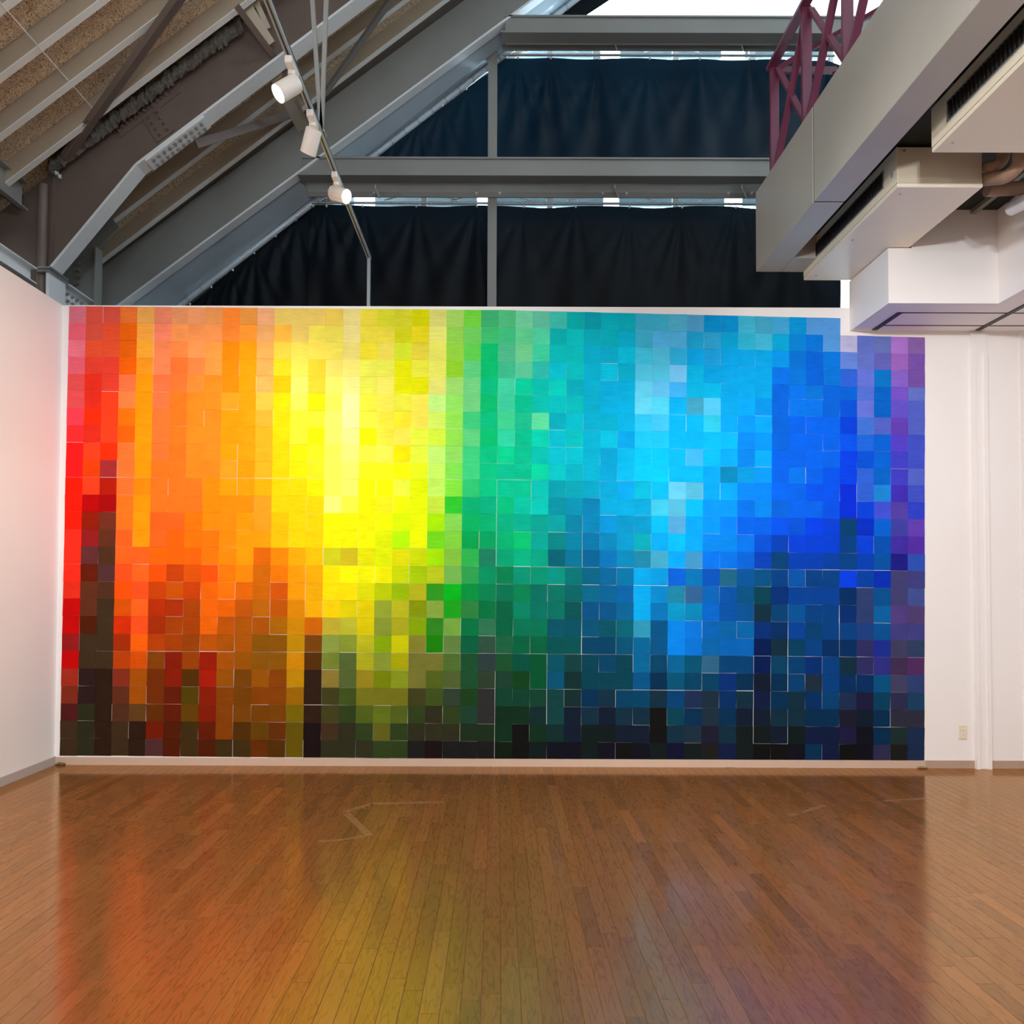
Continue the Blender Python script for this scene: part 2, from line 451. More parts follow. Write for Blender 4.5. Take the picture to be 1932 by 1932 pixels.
# ------------------------------------------------------------------ the wall of colour squares
ROWS = """
D78D54D54E73EA5E86E96E96E95F83|E94EA7EC6EC6EC6EC5ED8ED4DD3DD3|DD0DD7AD67D44B75C87DA6CA4CB0BB|0AB0BC0BC4BD4BD5BD5AD09D09D4BD|4AC4AD09D59D59D---------------
E67D54E53E61FA4F86F95F95F95F83|F93EA6FB4EC6ED5ED5ED8ED4ED4DD2|ED2EE79D57D64C74C86D95DA0BB0CC|0BC0BC0BD4BD5BE5BE2AD3AD0AD3BD|4BD0AD08D07D59DBBD67C67BA7C86A
E78E53E53E61FA3F85F84F95F94F81|F91FA5FC4ED5FD5ED5ED7ED3ED5DE3|ED4EE69D46D51C75C97D94DA0CC0CC|0BD0BD0CE4CE5CE3BE1AE2AE0AE0AE|0AE09E07D06D07D68D67C66B96B75A
E67E43E43F61F92F85F73F84F94F81|F91FA5FC2FD5FC3FD6FE7EE5EE5EE1|EE4EE69D36D80C74C96DA3CB0CD0CC|0BD0CE0BD5CE5CE7CF0BE0AE0AE0AE|0AE07E07D06D07D36D67D17C86C75A
E55E32E43F74F91F74F73F83F82F81|F91FA5FB0FD6FC3FE6FE8EE5FE6EE1|EE1EE7AE77D80C84DA0DA0CB0DC0BC|0BD0BE0BE6DF6CF4BF0BE0BE0AE0AE|0AE06D07E07D06D06D57D06C75C67C
E55E32F42F84F91F74F72F82F82F92|F91FB4FC0FD5FD1FE5FE9FE4FE5EE4|FE5CF89E67D80C74DA0C90CB0CC0CC|0BD0BE0BE6DF5DF0BF4AC5CF0AE0AF|09E06D07E07E06D05D67D06C65C56C
F45F31F42F71F91F73F72F82F82F91|F91FA3FC0FD3FD3FE6FE9FE4FE4FE3|FE5DF69E54D81C84D92C96EA0BC0CD|0BD0BD0BE3CF4CF0BF0BF3CE0AF09F|0AF06D06E06E06E04D47D56C64B56C
F33E32F42F61F91F73F72F82F82F91|F91FA2FC0FD3FD0FE6FE8FE0FE4FE5|EF4DF49E56D81C73DA0C90DB0CD0CC|0BD0CE0AE2CF2CF0BF0BF0BF0BF08E|09F06D06E06E06E05E26D06D54C45C
F22F42F31F73F91F73F72F82F82F91|F91FA2FC0FD1FD2FE5FE7FE4FE5FE1|EF4CF79E64D80C81D90C90CB0CD0CD|0BD0AD0BE0CF0CF0BF4BF0BF0AF08E|0AF06E06E06E06E04E05D06D44C45C
F22E41A33F73F91F72F72F82F82F92|F91FA2FC0FD0FD2FE5FE6FE2FF2FF0|EF2CF68E54D80C80C90C90DA0CC0BC|0BD0AD0BE0CF0CF0BF0BF0AF08B09D|09F06E07E06E05E04E36D06C44C56C
F21F42B21F73F81F72F72F72F81F91|F91FA1FC0FC0FD0FE5FE6EF0FF0EF4|EF0CF68E43C70C80C90C90CB0AB0AB|0AC0AD0AE0BD0BF6CF5BD0AF0AF08F|08F06E06E05E05E03D36D28D43B45C
F21B01A11F72F91F72F72F72F81F81|F81F92FC0FC0FC0FE7FE4EE0FE2EF0|EF0CE43C30B70B80C80CA0CB09A09B|08B0AD0AD0AD4CE5BD0BF09F09F07E|08E06D06E06E05E03D04D45D54A34C
F21921732F72F91F62F62F71F81F81|F91F92FB0FC0FC0FE0FE0EE0EF0DF0|EF0AE08D50B60B70B80B90A90AA08A|08B09D09C09C0BF5AD0AF09F08F06E|06E05E05D04E04D04703C06D44A64B
F32922632F62F90F62F61F71F71F81|F91F91FB0FC0FC0FE0EE0EE0DE0BF0|EF07D28D40A50A60B70C70A908808A|07A08B09C0AB0AE0BF0AF08E08E07E|05D04B04D04D04D04804D05B43A53A
F32633532F62F62F61F61F61F71F81|F90D60F80FA0FB0CC2CB2DD0DE0DD0|CD0AE08C43B52860A70B80A8067079|06907B08B28A4AC0AF49C07E07E06D|04B04704B04B04A04804B05A22835B
F32621533F52F62F51C40D50F51F70|F80C60E70F90FA0FD0FE0EE0EE0CD0|AC0BC27B53A5096085097097098077|06806907A0AE09D06D07B05B268059|05804805A04804804E04A03B447448
E32632532F51F52C40C50C40E60F70|D60C60C50E90EA0FD0FD0DD0BC09B0|BB23921B2094085175085076076066|06806906A0AE08C28A36906B05A058|045037049049049036347159447459
C11632432D50F62B30A30A40E60E60|B50B60B50D80EA0EC0DC0DC09A3BB2|8908A42A2384074164086076076055|0580580690AE07B09C08B06C05A059|03404705904804813734716A548547
C11521432D30F52A30A40A40E60B50|A50A50A60C80C60BA3BB3DC0893AA2|8A03827A4074375164075075056056|05705606739B05808E07D06B06A06A|037036049047048148248159448448
922432432A31F61B40A40940B50A50|A50850850B80741894893BB28A0CC0|883281684164354264064164055055|04604605706905808E07D06A06B06B|025134046048036036336239446346
C11432432B41D50840820940920A50|950851851C80531783563AA2893AA0|773773573253344253054053056044|045046045069046069057368047047|025046047037048134336338435536
A32322321832A51730820530A20950|740950840B80321873563982781892|773562563253343243142053057033|045045045058035057046046037035|123035047234048136136158446347
832322321632A51730620540820840|740840840960321442452772772772|442452343242333143143043044133|035034046046034047235234036134|024035034036047235224146335246
522332321532642630620640820840|740740740761321442342562672562|342332342243333132032033044023|034023034034011145135234035123|123034034035035223123035334334
432332321432321720520430620840|530640630651210432332342662342|332332332232232132011032033023|022122023023011134234223034122|122023022024024224112035233235
432332321432321533520430520430|430630530651210332332332342342|222211222222222021010022012012|022012011012022013122222124122|111111012135124111112335222235
""".strip().split('\n')
GRID = []  # top row keeps its dimmer light in the colours, as seen
for ln in ROWS:
    s_ = ln.replace('|', '')
    assert len(s_) == 150, (len(s_), ln)
    GRID.append([s_[i*3:i*3+3] for i in range(50)])

TOPX = [130.4, 291.7, 453, 615.7, 777.8, 940.6, 1102, 1264, 1425, 1585.4, 1745]
BOTX = [112.7, 274, 438.8, 605, 768.5, 933, 1096, 1257.6, 1421.3, 1583, 1744]
RL = [577.8, 608.6, 642, 673.3, 705.5, 738, 770, 802, 834.5, 867.5, 900.4, 933, 965.6, 998.6, 1031, 1063.8, 1096.4, 1129, 1161.7, 1195, 1228, 1261, 1294, 1327, 1359.6, 1392.7, 1425.3]
RM = [585, 617.5, 648.4, 680.9, 713, 745, 777.8, 810, 842.3, 874.5, 905, 937.5, 969.6, 1002.8, 1035.7, 1068.7, 1102, 1134, 1167, 1200, 1233, 1266, 1299.5, 1332.6, 1366, 1399, 1432]
RR = [604.4, 636.7, 668.4, 699.6, 732, 756.6, 789, 821, 853, 885.4, 915.8, 947.9, 980, 1012.7, 1045.7, 1077.4, 1110, 1143.5, 1176.8, 1208.3, 1240.9, 1274, 1307, 1340, 1372.5, 1405.5, 1438]
def lerp5(t, j):
    k = min(9, int(j/5)); return t[k]+(t[k+1]-t[k])*(j/5-k)
def corner(r, j):
    y = RL[r]+(RM[r]-RL[r])*j/25 if j <= 25 else RM[r]+(RR[r]-RM[r])*(j-25)/25
    t = (y-590)/(1432-590)
    x = lerp5(TOPX, j)*(1-t)+lerp5(BOTX, j)*t
    p = hit(x, y, y=D)
    return p.x, p.z
SEAM_V = {}
for c, r0, r1 in ((10, 18, 25), (10, 8, 10), (25, 10, 14), (25, 22, 25), (30, 12, 14), (45, 4, 5), (45, 15, 19), (44, 20, 22), (41, 20, 23), (40, 22, 24), (5, 1, 4), (28, 20, 23), (42, 17, 21), (30, 17, 20)):
    for r in range(r0, r1+1): SEAM_V[c, r] = 0.0034
SEAM_H = {}
for r, c0, c1 in ((10, 0, 4), (10, 9, 14), (10, 22, 27), (15, 25, 39), (15, 40, 49), (20, 3, 12), (20, 14, 24), (20, 25, 32), (20, 40, 49), (5, 1, 2), (13, 27, 29), (21, 13, 19), (21, 36, 39), (22, 12, 13), (22, 22, 24), (22, 33, 39), (16, 28, 34), (7, 6, 6), (7, 28, 28), (8, 29, 29), (8, 38, 38), (7, 22, 24), (23, 14, 16), (23, 44, 44), (12, 31, 31), (9, 24, 25)):
    for c in range(c0, c1+1): SEAM_H[r, c] = 0.0028
LUM = 1.07            # light the wall receives, to turn the seen colour into paint
mural = empty('colour_mural', (0, D, 0))
tag(mural, 'grid of hand-painted paper squares running from red through yellow and green to violet', 'artwork')
tiles = []
rng = random.Random(5)
for r in range(26):
    for c in range(50):
        h = GRID[r][c]
        if h == '---': continue
        q = [corner(r, c), corner(r, c+1), corner(r+1, c+1), corner(r+1, c)]
        lo = 0.0001
        ins = [lo, lo, lo, lo]   # left right top bottom
        pr = 0.03 if r < 10 else (0.06 if r < 15 else 0.16)
        if rng.random() < pr: ins[1] += rng.uniform(0.0008, 0.0024)
        if rng.random() < pr: ins[3] += rng.uniform(0.0008, 0.0024)
        ins[1] += SEAM_V.get((c+1, r), 0)*rng.uniform(0.3, 1.0); ins[3] += SEAM_H.get((r+1, c), 0)*rng.uniform(0.2, 1.1)
        jx, jz = rng.uniform(-0.0007, 0.0007), rng.uniform(-0.0007, 0.0007)
        xs = [q[0][0]+ins[0], q[1][0]-ins[1], q[2][0]-ins[1]+rng.uniform(-.0008, .0008), q[3][0]+ins[0]+rng.uniform(-.0008, .0008)]
        zs = [q[0][1]-ins[2], q[1][1]-ins[2]+rng.uniform(-.0008, .0008), q[2][1]+ins[3], q[3][1]+ins[3]+rng.uniform(-.0008, .0008)]
        k = 1+rng.uniform(-0.03, 0.03)
        lin = srgb(h)
        col = tuple(min(0.93, max(0.007 if max(lin) < 0.06 else 0.003, (x-0.002)/LUM*k)) for x in lin)+(rng.random(),)
        lift = [0.0012+rng.random()**3*0.005 for _ in range(4)]
        vs = [(xs[i]+jx, -lift[i], zs[i]+jz) for i in range(4)]+[(xs[i]+jx, -0.0002, zs[i]+jz) for i in range(4)]
        cx_, cz_ = sum(xs)/4, sum(zs)/4
        tiles.append(((Vector((cx_, D, cz_))-EYE).length, vs, col))
TF = [(0, 1, 2, 3), (0, 4, 5, 1), (1, 5, 6, 2), (2, 6, 7, 3), (3, 7, 4, 0)]
tiles.sort(key=lambda t: t[0])
rest = MB()
for n, (d_, vs, col) in enumerate(tiles):
    if n < 300: MB().add(vs, TF, col).build('paper_square', M['paper'], mural)
    else: rest.add(vs, TF, col)
o = rest.build('paper_square_field', M['paper'], mural); o['kind'] = 'stuff'

# ------------------------------------------------------------------ roof, rafters, boards
F1Y, F2Y = 6.44, 7.89
fa, fb = hit(258, 311, y=6.36), hit(599, 53, y=6.36)
SL = (fb.z-fa.z)/(fb.x-fa.x)                       # roof pitch
ZF = fa.z-SL*fa.x                                  # underside of the steel frames
tp = hit(270, 192, y=F1Y); ZT = tp.z-SL*tp.x       # top of the frames = roof boards
RIDGE = 3.4
def zf(x): return ZF+SL*x
def zt(x): return ZT+SL*x
EAVE = -5.3
def slope_box(mb, x0, x1, y0, y1, lo, hi):
    """piece that follows the roof slope, lo..hi measured up from the frame top line"""
    mb.prism([(x0, zt(x0)+lo), (x1, zt(x1)+lo), (x1, zt(x1)+hi), (x0, zt(x0)+hi)], y0, y1)
    return mb
roof = MB(); slope_box(roof, EAVE, RIDGE, -4.6, 8.95, 0.05, 0.2)
zr = zt(RIDGE)
roof.prism([(RIDGE, zr+0.05), (5.7, zr+0.05-SL*(5.7-RIDGE)), (5.7, zr+0.2-SL*(5.7-RIDGE)), (RIDGE, zr+0.2)], -4.6, 8.95)
roof = struct(roof.build('ceiling', M['shell']), 'sloping roof with wood wool boards between beige rafters', 'ceiling')
rY = [4.145, 4.53, 4.915, 5.30, 5.69, 6.08, 6.86, 7.20, 7.56]
for y in rY:
    mb = MB()
    slope_box(mb, -4.62, RIDGE, y+0.001, y+0.012, -0.178, 0.03)
    ro = mb.build('rafter', M['rafter'], roof)
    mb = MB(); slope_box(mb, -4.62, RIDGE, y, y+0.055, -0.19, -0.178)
    mb.build('bottom_flange', M['flange_lit'], ro)
BL = 0.70
xj = hit(107, 102, y=5.5).x
ys = [3.6]+rY[:6]+[6.36, 6.52]+rY[6:]+[7.83]
first = None
for a, b2 in zip(ys[:-1], ys[1:]):
    if b2-a < 0.1: continue
    x = xj-3*BL-(BL if xj-3*BL > -4.6 else 0)
    while x < 1.2:
        x0, x1 = max(-5.0, x)+0.002, x+BL-0.002
        mb = MB(); slope_box(mb, x0, x1, a+0.003, b2-0.003, 0.0, 0.045)
        mb.build('wood_wool_board', M['wool'], roof)
        x += BL
# outer shell so that daylight enters only through the gable windows
struct(MB().box(-5.55, -5.3, -4.6, 8.95, 0, 4.6).build('wall_outer_left', M['shell']), 'outer wall behind the left partition', 'wall')
struct(MB().box(5.6, 5.8, -4.6, 8.95, 0, 8.6).build('wall_outer_right', M['shell']), 'outer wall beyond the right hand wall', 'wall')
struct(MB().box(-5.4, 5.7, 8.75, 8.95, 0, 3.2).build('wall_gable', M['shell']), 'gable wall below the windows', 'wall')

# ------------------------------------------------------------------ steel frames
def bolt_mesh():
    mb = MB()
    mb.tube([(0, 0, 0), (0, 0, 0.016)], 0.0155, 6)
    mb.tube([(0, 0, 0.016), (0, 0, 0.030)], 0.009, 8)
    return mb
bolt_proto = None
def bolts(parent, base, pts, normal, mat, name='bolt'):
    global bolt_proto
    rot = Vector(normal).to_track_quat('Z', 'Y').to_euler()
    src = None
    for p in pts:
        if src is None:
            src = bolt_mesh().build(name, mat, parent); src.location = Vector(p)-base; src.rotation_euler = rot
        else:
            share(src, name, parent, Vector(p)-base, rot)

NRM = Vector((SL, 0, -1)).normalized()             # out of the underside of the slope
h0 = hit(95, 507, y=6.36)
T = Thing('steel_frame', (h0.x, F1Y, 0), 'brown grey steel roof girder with bolted white flange splice over the left corner', 'girder')
web = MB()
knee = hit(98, 325, y=F1Y)
poly = [(-5.2, 2.2), (h0.x-0.03, 2.2), (h0.x-0.03, h0.z), (fa.x-0.008, fa.z+0.03), (RIDGE, zf(RIDGE)+0.025), (RIDGE, zt(RIDGE)-0.03), (knee.x, zt(knee.x)-0.03), (-5.2, zt(-5.2)-0.03)]
web.prism(poly, F1Y-0.008, F1Y+0.008)
T.part(web, 'web', M['steel_brown'])
fl1 = MB()
th = 0.022
for (ax, az), (bx, bz) in (((h0.x, h0.z), (fa.x, fa.z)), ((fa.x, fa.z), (RIDGE, zf(RIDGE)))):
    d = Vector((bx-ax, 0, bz-az)).normalized(); n = Vector((d.z, 0, -d.x))*th
    fl1.prism([(ax, az), (bx, bz), (bx-n.x, bz-n.z), (ax-n.x, az-n.z)], 6.36, 6.52)
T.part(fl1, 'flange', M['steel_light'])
tf = MB(); slope_box(tf, knee.x, RIDGE, 6.36, 6.52, -0.06, -0.035)
T.part(tf, 'top_flange', M['steel_brown'])
# row of rivets along the top angle of the web
an = MB(); slope_box(an, hit(225, 236, y=6.42).x, hit(330, 155, y=6.42).x+0.05, 6.418, 6.432, -0.20, -0.06)
T.part(an, 'web_angle', M['steel_brown'])
x0, x1 = hit(225, 232, y=6.42).x, hit(322, 158, y=6.42).x
bolts(T.o, T.base, [(x0+(x1-x0)*i/12, 6.418, zt(x0+(x1-x0)*i/12)-0.13) for i in range(13)], (0, -1, 0), M['steel_brown'], 'rivet')
pl = [hit(262, 212, y=6.43), hit(296, 190, y=6.43), hit(330, 246, y=6.43), hit(297, 270, y=6.43)]
mb = MB(); mb.prism([(q.x, q.z) for q in pl], 6.42, 6.432); wsp = T.part(mb, 'web_splice_plate', M['steel_brown'])
pts = []
for i in range(5):
    t = 0.12+0.19*i
    for s_ in (0.28, 0.72):
        a_ = pl[0].lerp(pl[3], t); b_ = pl[1].lerp(pl[2], t); c_ = a_.lerp(b_, s_); pts.append((c_.x, 6.42, c_.z))
bolts(wsp, T.base, pts, (0, -1, 0), M['steel_brown'], 'rivet')
# flange splice
s0, s1 = hit(272, 303, y=6.36).x, hit(383, 217, y=6.36).x
mb = MB(); mb.prism([(s0, zf(s0)), (s1, zf(s1)), (s1+0.012, zf(s1)-0.016), (s0+0.012, zf(s0)-0.016)], 6.365, 6.515)
fsp = T.part(mb, 'flange_splice_plate', M['steel_light'])
pts = []
for i in range(10):
    x = s0+0.05+(s1-s0-0.09)*(i/9.0)*0.98
    for y in (6.40, 6.478): pts.append((x+0.012, y, zf(x)-0.016))
bolts(fsp, T.base, pts, NRM, M['galv'])
# column under the haunch, cap plates, rainwater pipe on its web
cb = MB().box(h0.x-0.02, h0.x+0.012, 6.33, 6.57, 2.2, h0.z-0.05); T.part(cb, 'column_flange', M['steel_light'])
cb = MB().box(h0.x-0.09, h0.x+0.03, 6.31, 6.59, h0.z-0.05, h0.z-0.028).box(h0.x-0.09, h0.x+0.03, 6.31, 6.59, h0.z-0.02, h0.z+0.002)
T.part(cb, 'cap_plate', M['galv'])
px_ = hit(79, 420, y=6.39)
cb = MB().tube([(px_.x, 6.40, 3.9), (px_.x, 6.40, zt(px_.x)-0.12)], 0.045, 14); T.part(cb, 'downpipe', M['steel_brown'])
q = hit(100, 450, y=6.43)
cb = MB().box(q.x-0.006, q.x+0.006, 6.41, 6.432, h0.z, zt(q.x)-0.1); T.part(cb, 'web_stiffener', M['steel_brown'])
# sprayed fireproofing along the top of the girder
ins = MB(); rr = random.Random(3); vs = []; n_ = 120
xa, xb = hit(95, 300, y=6.3).x, hit(455, 38, y=6.3).x
for i in range(n_+1):
    x = xa+(xb-xa)*i/n_
    for j, (dy, dz) in enumerate(((0, 0.0), (-0.055, -0.015), (-0.10, -0.055), (-0.08, -0.12), (-0.02, -0.135))):
        vs.append((x+rr.uniform(-.008, .008), 6.36+dy+rr.uniform(-.014, .014), zt(x)-0.02+dz+rr.uniform(-.02, .02)))
ins.add(vs, [(i*5+j, i*5+j+1, (i+1)*5+j+1, (i+1)*5+j) for i in range(n_) for j in range(4)], smooth=True)
T.part(ins, 'fireproofing', M['insul'])
q = hit(107, 328, y=6.30)
cl = MB()
for k in range(5):
    e = Vector((rr.uniform(-.03, .03), rr.uniform(-.02, .02), rr.uniform(-.035, .035)))
    cl.tube([q+e, q+e+Vector((0.01, 0, -0.035))], [0.016, 0.010], 8)
T.part(cl, 'pipe_clamp', M['galv'])

# gable frame
g0, g1 = hit(400, 447, y=7.83), hit(884, 90, y=7.83)
SG = (g1.z-g0.z)/(g1.x-g0.x); ZG = g0.z-SG*g0.x
def zg(x): return ZG+SG*x
T2 = Thing('steel_frame', (-4.2, F2Y, 0), 'smooth grey steel gable girder sloping up behind the dark drapes', 'girder')
web = MB(); web.prism([(-4.9, zg(-4.9)+0.026), (RIDGE, zg(RIDGE)+0.026), (RIDGE, zg(RIDGE)+0.62), (-4.9, zg(-4.9)+0.62)], 7.86, 7.90)
T2.part(web, 'web', M['steel'])
mb = MB(); mb.prism([(-4.9, zg(-4.9)), (RIDGE, zg(RIDGE)), (RIDGE, zg(RIDGE)+0.028), (-4.9, zg(-4.9)+0.028)], 7.83, 7.95)
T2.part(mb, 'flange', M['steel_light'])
e0, e1 = hit(400, 530, y=8.44), hit(922, 126, y=8.44)
SR = (e1.z-e0.z)/(e1.x-e0.x); ZR = e0.z-SR*e0.x
def zrv(x): return ZR+SR*x
mb = MB()
xa, xb = -4.9, RIDGE
mb.add([(xa, 7.93, zg(xa)+0.01), (xb, 7.93, zg(xb)+0.01), (xb, 8.50, zrv(xb)+0.02), (xa, 8.50, zrv(xa)+0.02),
        (xa, 7.93, zg(xa)+0.03), (xb, 7.93, zg(xb)+0.03), (xb, 8.50, zrv(xb)+0.05), (xa, 8.50, zrv(xa)+0.05)],
       [(0, 1, 2, 3), (7, 6, 5, 4), (0, 4, 5, 1), (2, 6, 7, 3), (0, 3, 7, 4), (1, 5, 6, 2)])
T2.part(mb, 'reveal_plate', M['reveal'])
pa3, pb3 = Vector((-4.3, 8.40, zrv(-4.3)-0.035)), Vector((2.5, 8.40, zrv(2.5)-0.035))
T2.part(MB().tube([pa3, pb3], 0.036, 14), 'conduit', M['reveal'])
d = (pb3-pa3).normalized(); L = (pb3-pa3).length; s_ = 0.2; src = None
while s_ < L:
    c_ = pa3+d*s_
    if src is None:
        src = MB().tube([-d*0.008, d*0.008], 0.041, 14).build('clamp', M['galv'], T2.o); src.location = c_-T2.base
    else: share(src, 'clamp', T2.o, c_-T2.base)
    s_ += 0.21

# bracing and beams at the eaves ------------------------------------------------
t = Thing('wind_brace', hit(118, 305, y=6.3), 'long brown steel angle brace slanting down to the girder knee', 'brace')
a, b_ = hit(122, 298, y=6.30), hit(335, 0, y=5.60)
t.part(MB().bar(a, b_+(b_-a)*0.4, 0.085, 0.05, (1, 0, 0.8)), 'angle_bar', M['steel_brown'])
g_ = MB().bar(a+(b_-a)*0.02, a+(b_-a)*0.26, 0.13, 0.02, (1, 0, 0.8)); t.part(g_, 'gusset', M['steel_brown'])
w_ = tag(MB().tube([hit(-30, -30, y=4.7), hit(175, 205, y=6.05)], 0.0045, 6).build('tie_wire', M['cord']), 'thin white tie wire crossing under the beige rafters', 'wire')
def brace(p0, p1, w, th_, label, mat='steel_brown', side=(1, 0, 0.6)):
    tag(MB().bar(p0, p1, w, th_, side).build('brace', M[mat]), label, 'brace', 'flat braces between the girders')
brace(hit(370, 272, y=6.60), hit(552, 215, y=7.55), 0.075, 0.02, 'low flat brace running almost level behind the bolted girder', side=(0, 0, 1))
brace(hit(447, 12, y=5.95), hit(583, 196, y=6.95), 0.055, 0.02, 'thin brown brace crossing behind the upper spotlight')
brace(hit(452, -8, y=6.15), hit(510, 84, y=6.33), 0.10, 0.02, 'broad pale brace plate at the top in front of the girder', 'rafter')
brace(hit(478, -8, y=6.2), hit(506, 54, y=6.34), 0.05, 0.02, 'short pale brace bar close beside the broad plate', 'rafter')
brace(hit(522, 148, y=6.58), hit(570, 243, y=7.55), 0.11, 0.02, 'pale brace plate behind the middle spotlight', 'rafter')
brace(hit(541, 155, y=6.62), hit(573, 222, y=7.55), 0.05, 0.02, 'pale narrow brace just right of the plate behind the middle spotlight', 'rafter')
brace(hit(745, -12, y=6.75), hit(612, 178, y=7.60), 0.075, 0.03, 'grey brace leaning right from the hanger rods to the upper edge', 'steel')

def eave(p0, p1, ydepth, zh, label, name='eave_beam', mat='steel'):
    t = Thing(name, p0, label, 'beam')
    mb = MB().box(p0.x-0.012, p0.x, p1, p0.y, p0.z-zh, p0.z); t.part(mb, 'web', M[mat])
    mb = MB().box(p0.x-0.012, p0.x+0.06, p1, p0.y, p0.z-0.012, p0.z); t.part(mb, 'flange', M[mat])
    mb = MB().box(p0.x-0.012, p0.x+0.06, p1, p0.y, p0.z-zh, p0.z-zh+0.012); t.part(mb, 'flange', M[mat])
    return t
q = hit(42, 345, y=6.30); eave(q, -4.0, 0, 0.26, 'grey eave channel entering at the left edge above the wall')
q = hit(58, 506, y=6.30); t = eave(q, -4.0, 0, 0.15, 'lower grey eave channel just above the left wall top', mat='steel_light')
q = hit(118, 536, y=6.62)
t = Thing('eave_beam', q, 'short bolted grey eave channel behind the girder column', 'beam')
t.part(MB().box(q.x-0.012, q.x, 6.60, 7.80, q.z-0.24, q.z), 'web', M['steel_light'])
t.part(MB().box(q.x-0.012, q.x+0.07, 6.60, 7.80, q.z-0.014, q.z), 'flange', M['steel_light'])
bolts(t.o, t.base, [(q.x+0.002, 6.68+0.075*i, q.z-z_) for i in range(13) for z_ in (0.07, 0.14)], (1, 0, 0), M['galv'])
qa, qb, qc = hit(140, 575, y=7.05), hit(183, 575, y=7.05), hit(183, 470, y=7.05)
t = Thing('eave_column', (qa.x, 7.05, 2.2), 'grey bolted column stub between the two sloping girders', 'column')
zc_ = zf(qb.x)+0.45
t.part(MB().prism([(qa.x-0.3, 2.2), (qb.x, 2.2), (qb.x, qc.z), (qb.x+0.22, qc.z+0.22), (qb.x+0.02, qc.z+0.48), (qa.x-0.3, qc.z+0.2)], 7.04, 7.055), 'web', M['steel'])
t.part(MB().box(qb.x, qb.x+0.014, 6.99, 7.11, 2.2, qc.z), 'flange', M['steel'])
b0 = hit(144, 485, y=7.04); b1 = hit(144, 537, y=7.04)
bolts(t.o, t.base, [(b0.x+dx, 7.04, b0.z+(b1.z-b0.z)*i/4) for i in range(5) for dx in (0, 0.04)], (0, -1, 0), M['galv'])

# ------------------------------------------------------------------ gable beams, post, rails, rods
def gable_beam(ytop, ybot, xl_px, label, strips):
    zt_, zb_ = hit(940, ytop, y=7.84).z, hit(940, ybot, y=7.83).z
    xl = hit(xl_px, ybot, y=7.83).x
    t = Thing('gable_beam', (xl, 7.83, zb_), label, 'beam')
    t.part(MB().box(xl+0.05, 4.9, 7.85, 7.87, zb_+0.02, zt_), 'web', M['steel'])
    t.part(MB().box(xl, 4.9, 7.83, 7.985, zb_, zb_+0.022), 'flange', M['steel'])
    t.part(MB().box(xl+0.05, 4.9, 7.83, 7.985, zt_-0.02, zt_), 'flange', M['steel'])
    (ya, yb, yc) = strips
    za = hit(940, ya, y=8.02).z
    t.part(MB().box(xl+0.02, 4.9, 8.02, 8.20, za, za+0.03), 'soffit_plate', M['steel_light'])
    z0, z1 = hit(940, yb, y=8.20).z, hit(940, yc, y=8.20).z
    t.part(MB().box(xl+0.02, 4.9, 8.20, 8.215, z1, max(z0, za+0.03)), 'rail', M['steel'])
    return t, z1
GB1, _ = gable_beam(297, 331, 562, 'long grey gable beam level above the lower dark drapes', (346, 358, 372))
bolts(GB1.o, GB1.base, [hit(x, 365.5, y=8.198) for x in (706, 899, 943, 1137, 1182, 1374, 1418)], (0, -1, 0), M['steel_light'])
for x in (712, 1164, 1404):
    a, b_ = hit(x-4, 352, y=8.02), hit(x+4, 372, y=8.18)
    GB1.part(MB().bar(a, b_, 0.012, 0.05, (1, 0, 0)), 'bracket', M['steel_light'])
GB2, _ = gable_beam(29, 61, 945, 'upper grey gable beam under the bright top window', (62, 79, 94))
for x in (1160, 1398):
    a, b_ = hit(x-4, 64, y=8.02), hit(x+4, 94, y=8.18)
    GB2.part(MB().bar(a, b_, 0.012, 0.05, (1, 0, 0)), 'bracket', M['steel_light'])
xa, xb = hit(919.5, 460, y=8.18).x, hit(937, 460, y=8.18).x
za = hit(930, 80, y=8.18).z
tag(MB().bbox(xa, xb, 8.22, 8.32, 2.2, za, 0.004).build('gable_post', M['steel']), 'slim grey upright post between the dark drapes', 'post')

def rod(y_px, x0, x1, label):
    a, b_ = hit(x0, y_px, y=8.37), hit(x1, y_px, y=8.37); b_.z = a.z
    t = Thing('curtain_rod', a, label, 'curtain rod', 'curtain rods')
    t.part(MB().tube([a, b_], 0.014, 10), 'rod', M['galv'])
rod(382.5, 588, 1640, 'thin metal curtain rod above the lower drapes')
rod(103.5, 944, 1575, 'thin metal curtain rod above the upper drapes')

